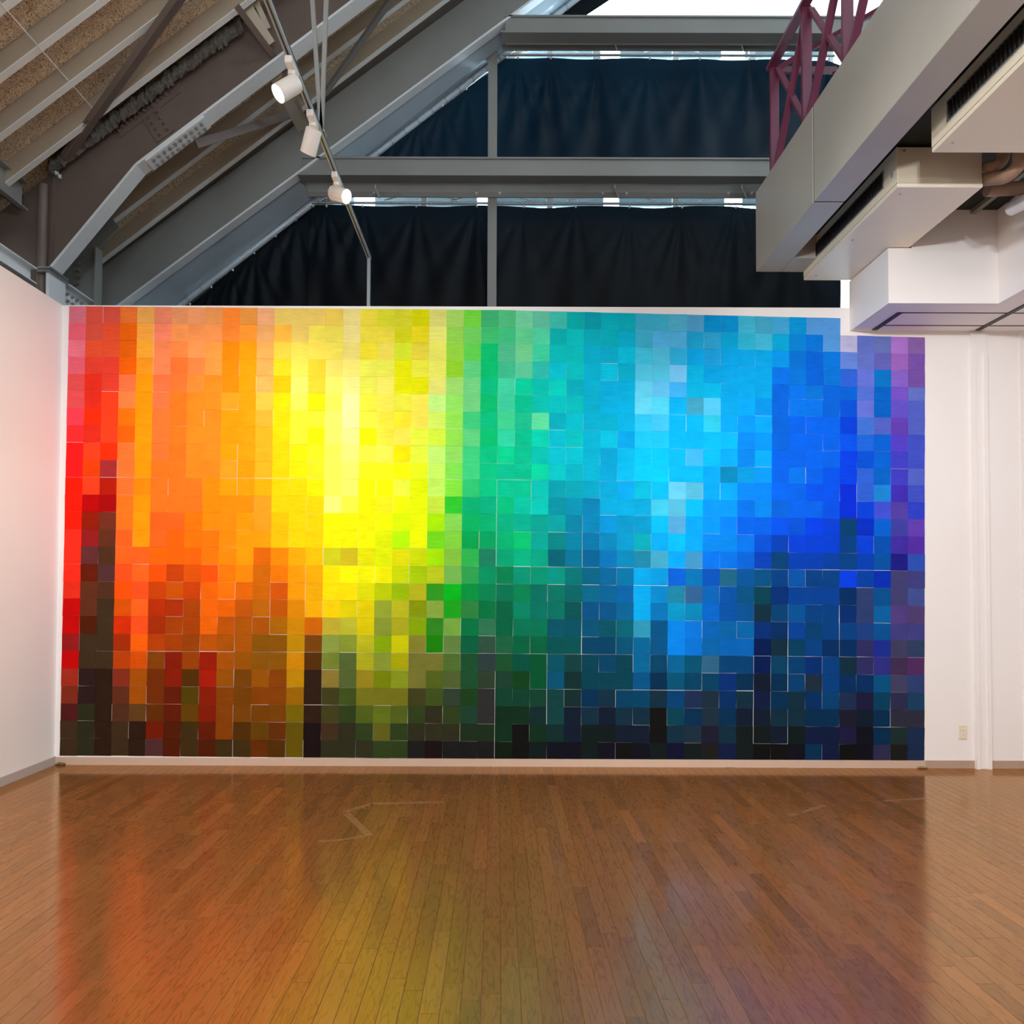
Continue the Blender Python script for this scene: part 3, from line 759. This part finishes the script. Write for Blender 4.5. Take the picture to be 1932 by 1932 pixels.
# ------------------------------------------------------------------ drapes
def drape(label, x0p, x1p, top, bot_px, ties, seed, amp=0.03, YD=8.42):
    """top: list of photo points of the upper edge; ties: x pixels of the cords"""
    rr = random.Random(seed)
    tpts = [hit(x, y, y=YD) for x, y in top]
    zb = hit(900, bot_px, y=YD).z
    xa, xb = tpts[0].x, tpts[-1].x
    def ztop(x):
        for p, q in zip(tpts[:-1], tpts[1:]):
            if x <= q.x+1e-6: return p.z+(q.z-p.z)*(x-p.x)/(q.x-p.x)
        return tpts[-1].z
    tx = [hit(x, top[0][1], y=YD).x for x in ties]
    nx = max(12, int((xb-xa)/0.028)); nz = 44
    ph = [(rr.uniform(0, 6.28), rr.uniform(9, 15), rr.uniform(0.6, 1.2)) for _ in tx]
    lf = [(rr.uniform(2.5, 7), rr.uniform(0, 6.28), rr.uniform(0.004, 0.012)) for _ in range(4)]
    T_ = Thing('drape', (xa, YD, zb), label, 'curtain')
    vs = []
    for i in range(nx+1):
        x = xa+(xb-xa)*i/nx
        z1 = ztop(x)
        sag = 0.0
        if len(tx) > 1:
            near = min(abs(x-t_) for t_ in tx); sag = min(0.010, near*0.02)
        z1 -= sag
        for j in range(nz+1):
            z = z1+(min(zb, z1-0.02)-z1)*j/nz
            y = 0.0
            for t_, (p_, k_, a_) in zip(tx, ph):
                dx, dz = x-t_, ztop(max(xa, min(xb, t_)))-z+0.02
                ang = math.atan2(dx, max(dz, 0.001))
                rad = math.hypot(dx, dz)
                y += amp*a_*math.exp(-(ang/0.55)**2)*math.cos(ang*k_*1.3+p_)*min(1, rad/0.35)*math.exp(-rad/2.6)
            for k_, p_, a_ in lf: y += a_*math.sin(k_*x+p_+0.35*(z-zb))
            vs.append((x, YD+y, z))
    w = nz+1
    mb = MB().add(vs, [(i*w+j, i*w+j+1, (i+1)*w+j+1, (i+1)*w+j) for i in range(nx) for j in range(nz)], smooth=True)
    cl_ = T_.part(mb, 'cloth', M['drape'])
    for t_ in tx:
        zt2 = ztop(max(xa, min(xb, t_)))
        k = MB().tube([(t_, YD-0.02, zt2-0.03), (t_, YD-0.03, zt2-0.018), (t_, YD-0.02, zt2-0.006)], [0.006, 0.014, 0.006], 8)
        k.tube([(t_, YD-0.03, zt2-0.01), (t_+0.012, YD-0.06, zt2+0.09)], 0.003, 5)
        T_.part(k, 'tie', M['cord'], cl_)
    return T_
drape('dark triangular drape at the lower left under the sloping girder', 0, 0, [(338, 590), (590, 390)], 640, (360, 400, 440, 480, 520, 558), 1, 0.025, 8.44)
drape('black drape left of the lower post with the conduit hanging in front', 0, 0, [(583, 388), (924, 388)], 640, (592, 617, 685, 786, 900), 2, 0.028)
drape('widest black drape to the right of the post in the lower row', 0, 0, [(934, 389), (1583, 391)], 640, (988, 1086, 1187, 1286, 1387, 1500), 3, 0.02)
drape('dark triangular drape in the upper row left of the post', 0, 0, [(680, 308), (926, 136)], 345, (705, 745, 790, 835, 880), 4, 0.028)
drape('navy drape in the upper row behind the maroon truss', 0, 0, [(937.5, 109), (1560, 113), (1612, 135)], 345, (977, 1039, 1131, 1225, 1319, 1412, 1562), 5, 0.034)
pp = [hit(x, y, y=8.42) for x, y in ((1046, 34), (1098, 34), (1150, 0), (1235, -64), (1172, -64))]
mb = MB(); mb.prism([(q.x, q.z) for q in pp], 8.415, 8.422)
tag(mb.build('drape', M['drape']), 'small dark cloth strip slanting beside the bright top window', 'curtain')

# ------------------------------------------------------------------ windows
def window(name, z0, z1, x0, x1, mull, label):
    Y0 = 8.62
    mb = MB()
    f = struct(MB().box(x0, x1, Y0, Y0+0.06, z0-0.03, z0+0.03).build(name, M['steel_light']), label, 'window')
    MB().box(x0, x1, Y0, Y0+0.06, z1-0.03, z1+0.03).build('window_frame', M['steel_light'], f)
    xs = [x0]+sorted(mull)+[x1]
    for x in xs: MB().box(x-0.035, x+0.035, Y0, Y0+0.06, z0, z1).build('mullion', M['steel_light'], f)
    for a, b_ in zip(xs[:-1], xs[1:]):
        MB().box(a, b_, Y0+0.025, Y0+0.031, z0, z1).build('pane', M['glass'], f)
    return f
zl1 = hit(940, 384, y=8.62).z+0.16; zu0 = zl1+0.10; zu1 = hit(940, 98, y=8.62).z+0.14
mX = [hit(x, 100, y=8.62).x for x in (1037, 1124, 1275, 1420, 1567)]
mL = [hit(x, 380, y=8.62).x for x in (650, 800, 1037, 1275, 1500)]
W1 = window('window_1', 3.2, zl1, -4.6, 5.4, mL, 'lower gable window behind the black drapes')
W2 = window('window_2', zu0, zu1, -2.6, 5.4, mX, 'middle gable window behind the navy drape')
W3 = window('window_3', zu1+0.10, 10.2, 0.2, 5.4, [hit(1600, 10, y=8.62).x], 'bright top window above the upper gable beam')
for f, zz, xs in ((W2, hit(940, 99, y=8.66).z, (1010, 1072, 1235, 1300, 1500)), (W1, hit(940, 378, y=8.66).z, (745, 845, 870, 985, 1090, 1220, 1340))):
    for i, x in enumerate(xs):
        p = hit(x, 99 if f is W2 else 378, y=8.6); s_ = 1 if i % 2 else -1
        MB().bar((p.x-0.13, 8.60, zz+0.035*s_), (p.x+0.13, 8.60, zz-0.035*s_), 0.012, 0.012, (0, 1, 0)).build('sash_stay', M['steel_light'], f)
# solid gable cladding left of the sloping windows and the neighbouring eaves outside
mb = MB(); mb.prism([(-5.3, 3.2), (-5.3, zrv(-5.3)-0.3), (-4.6, zrv(-4.6)), (RIDGE, zrv(RIDGE)+0.03), (RIDGE, zt(RIDGE)+0.2), (-5.3, zt(-5.3)+0.2)], 8.55, 8.75)
struct(mb.build('wall_gable_cladding', M['shell']), 'cladding above the sloping gable reveal', 'wall')
ex = struct(MB().box(-5.0, hit(1574, 550, y=9.6).x, 9.6, 9.65, 0, 6.4).build('wall_exterior', M['ext']), 'grey wall of the building outside the gable windows', 'wall')
def ext_row(ya, yb, openings, x0=300, x1=1750):
    xs = [x0]
    for a, b_ in openings: xs += [a, b_]
    xs.append(x1)
    for a, b_ in zip(xs[::2], xs[1::2]):
        p, q = hit(a, ya, y=9.62), hit(b_, yb, y=9.62)
        MB().box(p.x, q.x, 9.60, 9.64, q.z-0.05, p.z+0.05).build('eaves_board', M['ext'], ex)
ext_row(368, 384, ((668, 708), (900, 935), (1138, 1168), (1366, 1400)))
ext_row(88, 104, ((1132, 1170), (1360, 1405), (1560, 1600)))

# ------------------------------------------------------------------ right hand side: bulkhead, casing, truss, air conditioners
ZS = hit(1603, 625, y=D).z                         # bulkhead soffit
XB = hit(1603, 625, y=D).x
YB = hit(1680, 572, z=ZS).y
XB2 = hit(1884, 572, y=YB).x
ZB1 = hit(1668, 468, y=YB).z
ZSLAB = hit(1884, 396, y=YB).z
XA = hit(1516, 530, y=D).x; ZA = hit(1516, 530, y=D).z
YA1 = hit(1694, 349, x=XA).y
AW = hit(1854, 349, y=YA1).x-XA
AH = hit(1694, 277, y=YA1).z-ZA
bk = struct(MB().box(XB, XB2, YB, D, ZS, ZB1).build('ceiling_bulkhead', M['wall']), 'white boxed bulkhead stepping down over the right hand wall', 'bulkhead')
MB().box(XA+AW+0.02, XB2, YB, D, ZB1, ZSLAB).build('upper_casing', M['wall'], bk)
MB().box(XB2, 5.3, 0.5, D, ZS, ZSLAB).build('side_casing', M['wall'], bk)
for px, py, y0 in ((1697, 590, 5.60), (1906, 590, 4.7)):
    q = hit(px, py, z=ZS)
    MB().box(q.x-0.022, q.x+0.022, max(y0, YB+0.1) if px < 1800 else y0, D-0.04, ZS-0.006, ZS+0.001).build('light_slot', M['black'], bk)
xs0, xs1 = hit(1697, 590, z=ZS).x, 4.75
for py in (590, 614):
    y = hit(1750, py, z=ZS).y
    MB().box(xs0, xs1, y-0.008, y+0.008, ZS-0.003, ZS+0.001).build('panel_joint', M['slat'], bk)
sl = struct(MB().box(hit(1500, 487, y=5.8).x-0.06, 5.3, -1.0, D, ZSLAB, ZSLAB+0.08).build('ceiling_deck', M['dark_slab']), 'dark deck above the air conditioners', 'ceiling')
for k, yy in enumerate((3.2, 4.0, 4.9)):
    MB().box(2.5, 5.3, yy, yy+0.05, ZSLAB-0.03, ZSLAB).build('deck_rib', M['dark_slab'], sl)
q = hit(1862, 380, z=ZSLAB-0.02)
MB().box(q.x-0.02, q.x+0.02, 4.2, YB, ZSLAB-0.035, ZSLAB).build('deck_batten', M['steel'], sl)

# casing beam
c0, c1 = hit(1425.6, 364, y=D), hit(1425.6, 513, y=D)
XC0, ZC0, ZC1 = c0.x, c1.z, c0.z
XC1 = hit(1694, 270, z=ZC0).x
YC = hit(1534, 260, x=XC0).y
t = Thing('beam_casing', (XC0, D, ZC0), 'grey boxed beam running towards the viewer under the maroon truss', 'beam')
t.part(MB().bbox(XC0, XC1, YC+0.007, D, ZC0, ZC1, 0.004), 'casing_panel', M['beam'])
t.part(MB().bbox(XC0, XC1, -1.2, YC-0.007, ZC0, ZC1, 0.004), 'casing_panel', M['beam'])
t.part(MB().box(XC0+0.006, XC1-0.006, YC-0.012, YC+0.012, ZC0+0.006, ZC1-0.006), 'joint_filler', M['black'])
t.part(MB().box(XC1, XA+0.25, D-0.26, D-0.001, ZC0, ZC0+0.2), 'end_return', M['beam'])

# maroon truss
XT = (XC0+XC1)/2-0.02
A_ = hit(1456, 126, x=XT); B_ = hit(1516, 13, x=XT)
ZTOP = A_.z; dY = A_.y-B_.y
t = Thing('lattice_truss', (XT, A_.y, ZC1), 'maroon steel lattice truss standing on the grey boxed beam', 'truss')
t.part(MB().bar((XT, A_.y+0.03, ZTOP), (XT, A_.y-dY*5, ZTOP), 0.075, 0.03), 'top_chord', M['maroon'])
for k in range(6):
    y = A_.y-dY*k
    t.part(MB().bar((XT+0.02, y, ZC1), (XT+0.02, y, ZTOP), 0.072, 0.03), 'post', M['maroon'])
    if k < 5:
        t.part(MB().bar((XT+0.015, y-0.02, ZC1+0.05), (XT+0.03, y-dY+0.02, ZTOP-0.03), 0.055, 0.02), 'diagonal', M['maroon'])
        t.part(MB().bar((XT+0.045, y-0.02, ZTOP-0.03), (XT+0.035, y-dY+0.02, ZC1+0.1), 0.05, 0.02), 'diagonal', M['maroon'])
XT2 = hit(1580, 130, y=A_.y).x
t.part(MB().bar((XT, A_.y+0.02, ZTOP-0.015), (XT2, A_.y+0.02, ZTOP-0.015), 0.03, 0.05, (0, 1, 0)), 'cross_bar', M['maroon'])
t.part(MB().bar((XT+0.04, A_.y, ZTOP-0.02), (XT2+0.02, A_.y-dY, ZTOP-0.02), 0.04, 0.02, (0, 0, 1)), 'cross_brace', M['maroon'])
t.part(MB().bar((XT2, A_.y+0.02, ZC1), (XT2, A_.y+0.02, ZTOP-0.03), 0.05, 0.03), 'post', M['maroon'])

# air conditioners
def aircon(y_far, label, sticker):
    L = D-0.01-YA1
    y_near = y_far-L
    t = Thing('air_conditioner', (XA, y_far, ZA), label, 'air conditioner', 'ceiling air conditioners')
    t.part(MB().bbox(XA, XA+AW, y_near, y_far, ZA+0.03, ZA+AH, 0.004), 'body', M['cream_dark'])
    t.part(MB().bbox(XA-0.004, XA+AW+0.002, y_near-0.002, y_far, ZA, ZA+0.028, 0.004), 'bottom_panel', M['cream'])
    t.part(MB().box(XA-0.004, XA, y_near, y_far, ZA+0.032, ZA+AH), 'front_panel', M['cream'])
    g0, g1 = y_near+0.17, y_near+0.17+1.09
    gz0, gz1 = ZA+0.095, ZA+0.20
    g = t.part(MB().box(XA-0.006, XA-0.003, g0, g1, gz0, gz1), 'grille', M['black'])
    fr = MB()
    fr.box(XA-0.010, XA-0.003, g0-0.012, g1+0.012, gz1, gz1+0.010).box(XA-0.010, XA-0.003, g0-0.012, g1+0.012, gz0-0.010, gz0)
    fr.box(XA-0.010, XA-0.003, g0-0.012, g0, gz0, gz1).box(XA-0.010, XA-0.003, g1, g1+0.012, gz0, gz1)
    t.part(fr, 'grille_frame', M['galv'], g)
    n = 34; src = None
    for i in range(n):
        y = g0+(g1-g0)*(i+0.5)/n
        if src is None:
            src = MB().box(-0.006, 0, -0.005, 0.003, -(gz1-gz0)/2, (gz1-gz0)/2).build('slat', M['slat'], g)
            src.location = Vector((XA-0.006, y, (gz0+gz1)/2))-t.base
        else: share(src, 'slat', g, Vector((XA-0.006, y, (gz0+gz1)/2))-t.base)
    for y in (y_near+0.08, (y_near+y_far)/2, y_far-0.1):
        t.part(MB().tube([(XA+0.06, y, ZA+0.002), (XA+0.06, y, ZA-0.004)], 0.008, 8), 'screw', M['galv'])
    t.part(MB().tube([(XA+0.04, y_near-0.002, ZA+AH-0.03), (XA+0.04, y_near-0.010, ZA+AH-0.03)], 0.008, 8), 'screw', M['galv'])
    if sticker:
        s_ = t.part(MB().box(XA-0.006, XA-0.004, y_near+0.045, y_near+0.075, ZA+0.10, ZA+0.135), 'sticker', M['sticker']); s_['label'] = 'small blue grey sticker'
    return t
aircon(D-0.01, 'cream suspended air conditioner with a black grille next to the back wall', True)
YA2 = hit(1759, 282, x=XA).y
aircon(YA2, 'cream suspended air conditioner cut off by the upper right corner', False)

# pipes behind the air conditioners
def pipe(pts, r, label, mat):
    pp = []
    P = [Vector(p) for p in pts]
    for i, p in enumerate(P):
        if 0 < i < len(P)-1:
            a, c_ = (P[i-1]-p), (P[i+1]-p)
            e = min(0.07, a.length*0.45, c_.length*0.45)
            p0, p1 = p+a.normalized()*e, p+c_.normalized()*e
            for k in range(6):
                s_ = k/5; pp.append((1-s_)**2*p0+2*s_*(1-s_)*p+s_**2*p1)
        else: pp.append(p)
    return tag(MB().tube(pp, r*1.25, 14).build('insulated_pipe', M[mat]), label, 'pipe', 'pipes beside the air conditioners')
pipe([hit(1860, 338, y=4.62), hit(1900, 334, y=4.46), hit(1924, 312, y=4.42), hit(1926, 276, y=4.40)], 0.034, 'tan wrapped pipe bending upwards right of the lower air conditioner', 'pipe_tan')
pipe([hit(1860, 316, y=4.62), hit(1880, 314, y=4.53), hit(1893, 300, y=4.53), hit(1893, 285, y=4.53)], 0.03, 'tan wrapped pipe lying above the bent one', 'pipe_tan')
pipe([hit(1862, 358, y=4.75), hit(1990, 352, y=4.75)], 0.036, 'tan wrapped level pipe with a metal joint below the other two', 'pipe_tan')
pipe([hit(1910, 392, y=4.85), hit(1990, 352, y=4.45)], 0.042, 'silver wrapped pipe stub at the right edge', 'pipe_silver')

# ------------------------------------------------------------------ light track and spotlights
te = hit(697, 487, y=6.28)
XK, ZK = te.x, te.z
t = Thing('lighting_track', (XK, 6.28, ZK), 'grey lighting track on hanger rods running towards the viewer', 'light track')
t.part(MB().box(XK-0.017, XK-0.006, -1.0, 6.28, ZK-0.016, ZK+0.016).box(XK+0.006, XK+0.017, -1.0, 6.28, ZK-0.016, ZK+0.016).box(XK-0.017, XK+0.017, -1.0, 6.28, ZK+0.006, ZK+0.018), 'rail', M['track'])
t.part(MB().box(XK-0.013, XK+0.013, 6.24, 6.275, WT-0.3, ZK), 'drop_conduit', M['track'])
yh = hit(607, 217, x=XK).y
for px in (589, 616):
    a = Vector((XK, yh, ZK+0.015)); b_ = hit(px, -6, y=yh)
    b_ = a+(b_-a)*1.6
    t.part(MB().bar(a, b_, 0.028, 0.02, (1, 0, 0)), 'hanger_rod', M['steel'])
t.part(MB().box(XK-0.03, XK+0.03, yh-0.03, yh+0.03, ZK+0.015, ZK+0.03), 'hanger_clip', M['galv'])

def spotlight(y, dirv, label, lit=True, x=None, z=None, power=P_ROOM, size=math.radians(75), group='spotlights on the track', color=WARM):
    x = XK if x is None else x; z = ZK if z is None else z
    dv = Vector(dirv).normalized()
    base_ = Vector((x, y, z-0.018))
    t = Thing('spotlight', base_, label, 'spotlight', group)
    t.part(MB().bbox(x-0.020, x+0.020, y-0.075, y+0.075, z-0.062, z-0.017, 0.005), 'adapter', M['white_pl'])
    piv = Vector((x, y, z-0.13))
    t.part(MB().tube([(x, y, z-0.06), (x, y, z-0.085)], 0.022, 12), 'swivel', M['white_pl'])
    side = dv.cross(Vector((0, 0, 1))).normalized()
    ar = MB()
    ar.bar(Vector((x, y, z-0.075)), piv+dv*0.01, 0.034, 0.010, side)
    t.part(ar, 'arm', M['white_pl'])
    R = 0.050
    c0_ = piv-dv*0.035+Vector((0, 0, -0.012)); 
    body = MB().tube([c0_-dv*0.006, c0_, c0_+dv*0.14], [R*0.85, R, R], 28, cap=False)
    body.tube([c0_+dv*0.14, c0_+dv*0.128], [R-0.003, R-0.003], 28, cap=False)
    u = dv.orthogonal().normalized(); w = dv.cross(u)
    ring = lambda r, o: [c0_+dv*o+(u*math.cos(a)+w*math.sin(a))*r for a in (2*math.pi*k/28 for k in range(28))]
    body.add(ring(R, 0.14)+ring(R-0.003, 0.14), [(k, (k+1) % 28, (k+1) % 28+28, k+28) for k in range(28)])
    body.add(ring(R*0.85, -0.006), [tuple(range(27, -1, -1))])
    hs = t.part(body, 'housing', M['white_pl'])
    t.part(MB().add(ring(R-0.003, 0.126), [tuple(range(28))]), 'lens', M['lens'], hs)
    ld = bpy.data.lights.new('lamp', 'SPOT'); ld.energy = power; ld.color = color; ld.spot_size = size; ld.spot_blend = 0.8; ld.shadow_soft_size = 0.04
    lo = bpy.data.objects.new('lamp', ld); COL.objects.link(lo); lo.parent = t.o
    lo.location = c0_+dv*0.20-base_
    lo.rotation_euler = dv.to_track_quat('-Z', 'Y').to_euler()
    return t
spotlight(hit(551, 88, x=XK).y, (-0.62, -0.36, -0.70), 'white spotlight with glowing mouth turned down left, topmost on the track', power=P_ROOM*1.9)
spotlight(hit(590, 190, x=XK).y, (-0.40, 0.52, -0.76), 'white spotlight seen from behind, middle one on the track', power=P_ROOM*0.8)
spotlight(hit(635, 312, x=XK).y, (0.80, -0.40, -0.42), 'white spotlight with glowing mouth turned right, lowest on the track', power=P_ROOM*1.0)

# spotlights added out of view above the viewer to brighten the colour wall
def aim(x, y, tx, tz):
    return Vector((tx-x, D-y, tz-(ZK-0.15)))
for i, (y, tx, tz) in enumerate(((2.6, -3.5, 1.0), (1.7, -1.8, 0.7), (0.9, -3.4, 3.6), (0.2, 0.7, 3.4))):
    spotlight(y, aim(XK, y, tx, tz), 'added white spotlight further along the track above the viewer, number %s from the front' % ('one', 'two', 'three', 'four')[i], power=P_WALL*(0.85, 0.72, 0.75, 1.0)[i], size=math.radians(95), group='spotlights added above the viewer', color=WHITE)
X2, Z2 = 1.25, 4.22  # track added out of view to carry more fill spots
t = Thing('lighting_track', (X2, 0, Z2), 'added second grey lighting track above the viewer on the right', 'light track')
t.part(MB().box(X2-0.017, X2+0.017, -1.0, 2.95, Z2-0.016, Z2+0.018), 'rail', M['track'])
for i, (y, tx, tz) in enumerate(((2.6, 4.2, 0.5), (1.7, 3.0, 0.1), (0.9, 4.5, 0.8), (0.2, 1.6, 3.6))):
    spotlight(y, aim(X2, y, tx, tz), 'added white spotlight on the right hand track above the viewer, number %s from the front' % ('one', 'two', 'three', 'four')[i], x=X2, z=Z2, power=P_WALL*(1.4, 1.25, 1.3, 1.6)[i], size=math.radians(104), group='spotlights added above the viewer', color=WARM if i == 0 else WHITE)

spotlight(-0.3, (-5.2, 4.3, -2.9), 'added white spotlight on the right hand track above the viewer turned to the left wall', x=X2, z=Z2, power=P_WALL*1.5, size=math.radians(62), group='spotlights added above the viewer', color=(0.96, 0.985, 1.0))  # unseen spot added to brighten the left wall

# luminaires added out of view above and behind the viewer for fill light
def luminaire(x, y, label, f=1.0):
    z = 4.75
    t = Thing('fill_luminaire', (x, y, z), label, 'luminaire', 'luminaires added above the viewer')
    t.part(MB().bbox(x-0.62, x+0.62, y-0.10, y+0.10, z, z+0.07, 0.006), 'housing', M['white_pl'])
    for dx in (-0.4, 0.4):
        t.part(MB().tube([(x+dx, y, z+0.07), (x+dx, y, z+0.9)], 0.006, 6), 'hanger', M['galv'])
    ld = bpy.data.lights.new('fill_light', 'AREA'); ld.shape = 'RECTANGLE'; ld.size = 1.2; ld.size_y = 0.18
    ld.energy = P_LUM*f; ld.color = (0.97, 0.98, 1.0)
    lo = bpy.data.objects.new('fill_light', ld); COL.objects.link(lo); lo.parent = t.o
    lo.location = (0, 0, -0.01)
    lu = ld.copy(); lu.energy = P_UP; lu.color = (0.92, 0.97, 1.0)  # upward light added to brighten the roof
    lo2 = bpy.data.objects.new('fill_light', lu); COL.objects.link(lo2); lo2.parent = t.o
    lo2.location = (0, 0, 0.085); lo2.rotation_euler = (math.pi, 0, 0)
luminaire(-2.2, 1.2, 'added white strip luminaire above the viewer on the left, front one', 1.6)
luminaire(0.6, 0.9, 'added white strip luminaire above the viewer in the middle, front one')
luminaire(-2.2, -2.0, 'added white strip luminaire above the viewer on the left, rear one')
luminaire(0.6, -2.2, 'added white strip luminaire above the viewer in the middle, rear one')

# ------------------------------------------------------------------ small things
q = hit(1816, 1381, y=D)
t = Thing('wall_outlet', (q.x, D, q.z), 'ivory double wall socket low on the right hand wall', 'socket')
t.part(MB().bbox(q.x-0.036, q.x+0.036, D-0.009, D, q.z-0.060, q.z+0.060, 0.003), 'plate', M['outlet'])
for dz in (0.019, -0.019):
    t.part(MB().bbox(q.x-0.013, q.x+0.013, D-0.012, D-0.009, q.z+dz-0.015, q.z+dz+0.015, 0.001), 'socket', M['white_pl'])
    for dx in (-0.005, 0.005):
        t.part(MB().box(q.x+dx-0.0012, q.x+dx+0.0012, D-0.0125, D-0.0118, q.z+dz-0.005, q.z+dz+0.005), 'slot', M['black'])

q = hit(1733, 1447, z=0.0)
mb = MB().tube([(q.x-0.045, D-0.025, 0.006), (q.x-0.02, D-0.025, 0.010), (q.x+0.01, D-0.025, 0.008), (q.x+0.045, D-0.025, 0.006)], [0.004, 0.009, 0.008, 0.004], 8)
tag(mb.build('putty_strip', M['stripe']), 'small mottled strip of putty on the floor below the last squares', 'debris')
mb = MB().tube([(XL+0.02, D-0.02, 0.006), (XL+0.06, D-0.03, 0.016), (XL+0.10, D-0.025, 0.010), (XL+0.085, D-0.05, 0.006)], [0.006, 0.013, 0.010, 0.004], 8)
tag(mb.build('putty_lump', M['stripe']), 'small brown lump lying in the left wall corner', 'debris')

def tape(pts, w, label):
    P = [hit(x, y, z=0.0) for x, y in pts]
    mb = MB()
    for a, b_ in zip(P[:-1], P[1:]):
        d = (b_-a); d.z = 0; n = Vector((-d.y, d.x, 0)).normalized()*w/2
        vs = [a-n, b_-n, b_+n, a+n]
        mb.add([(v.x, v.y, 0.0002) for v in vs]+[(v.x, v.y, 0.0006) for v in vs],
               [(4, 5, 6, 7), (0, 1, 5, 4), (1, 2, 6, 5), (2, 3, 7, 6), (3, 0, 4, 7)])
    tag(mb.build('tape_residue', M['tape']), label, 'tape mark', 'tape marks on the floor')
tape([(650, 1533), (666, 1527), (700, 1517), (760, 1515), (838, 1513)], 0.05, 'long pale tape mark on the floor left of the middle')
tape([(653, 1534), (676, 1556), (698, 1577)], 0.05, 'slanting pale tape mark joining the long one')
tape([(600, 1587), (640, 1585), (690, 1577)], 0.03, 'faint pale tape mark at the foot of the slanting one')
tape([(1488, 1539), (1505, 1535)], 0.04, 'tiny pale tape dash on the floor to the right')
tape([(1512, 1533), (1557, 1519)], 0.03, 'pale tape dash beside the tiny one on the right')
tape([(1668, 1511), (1752, 1506)], 0.035, 'pale tape mark near the right end of the mural reflection')
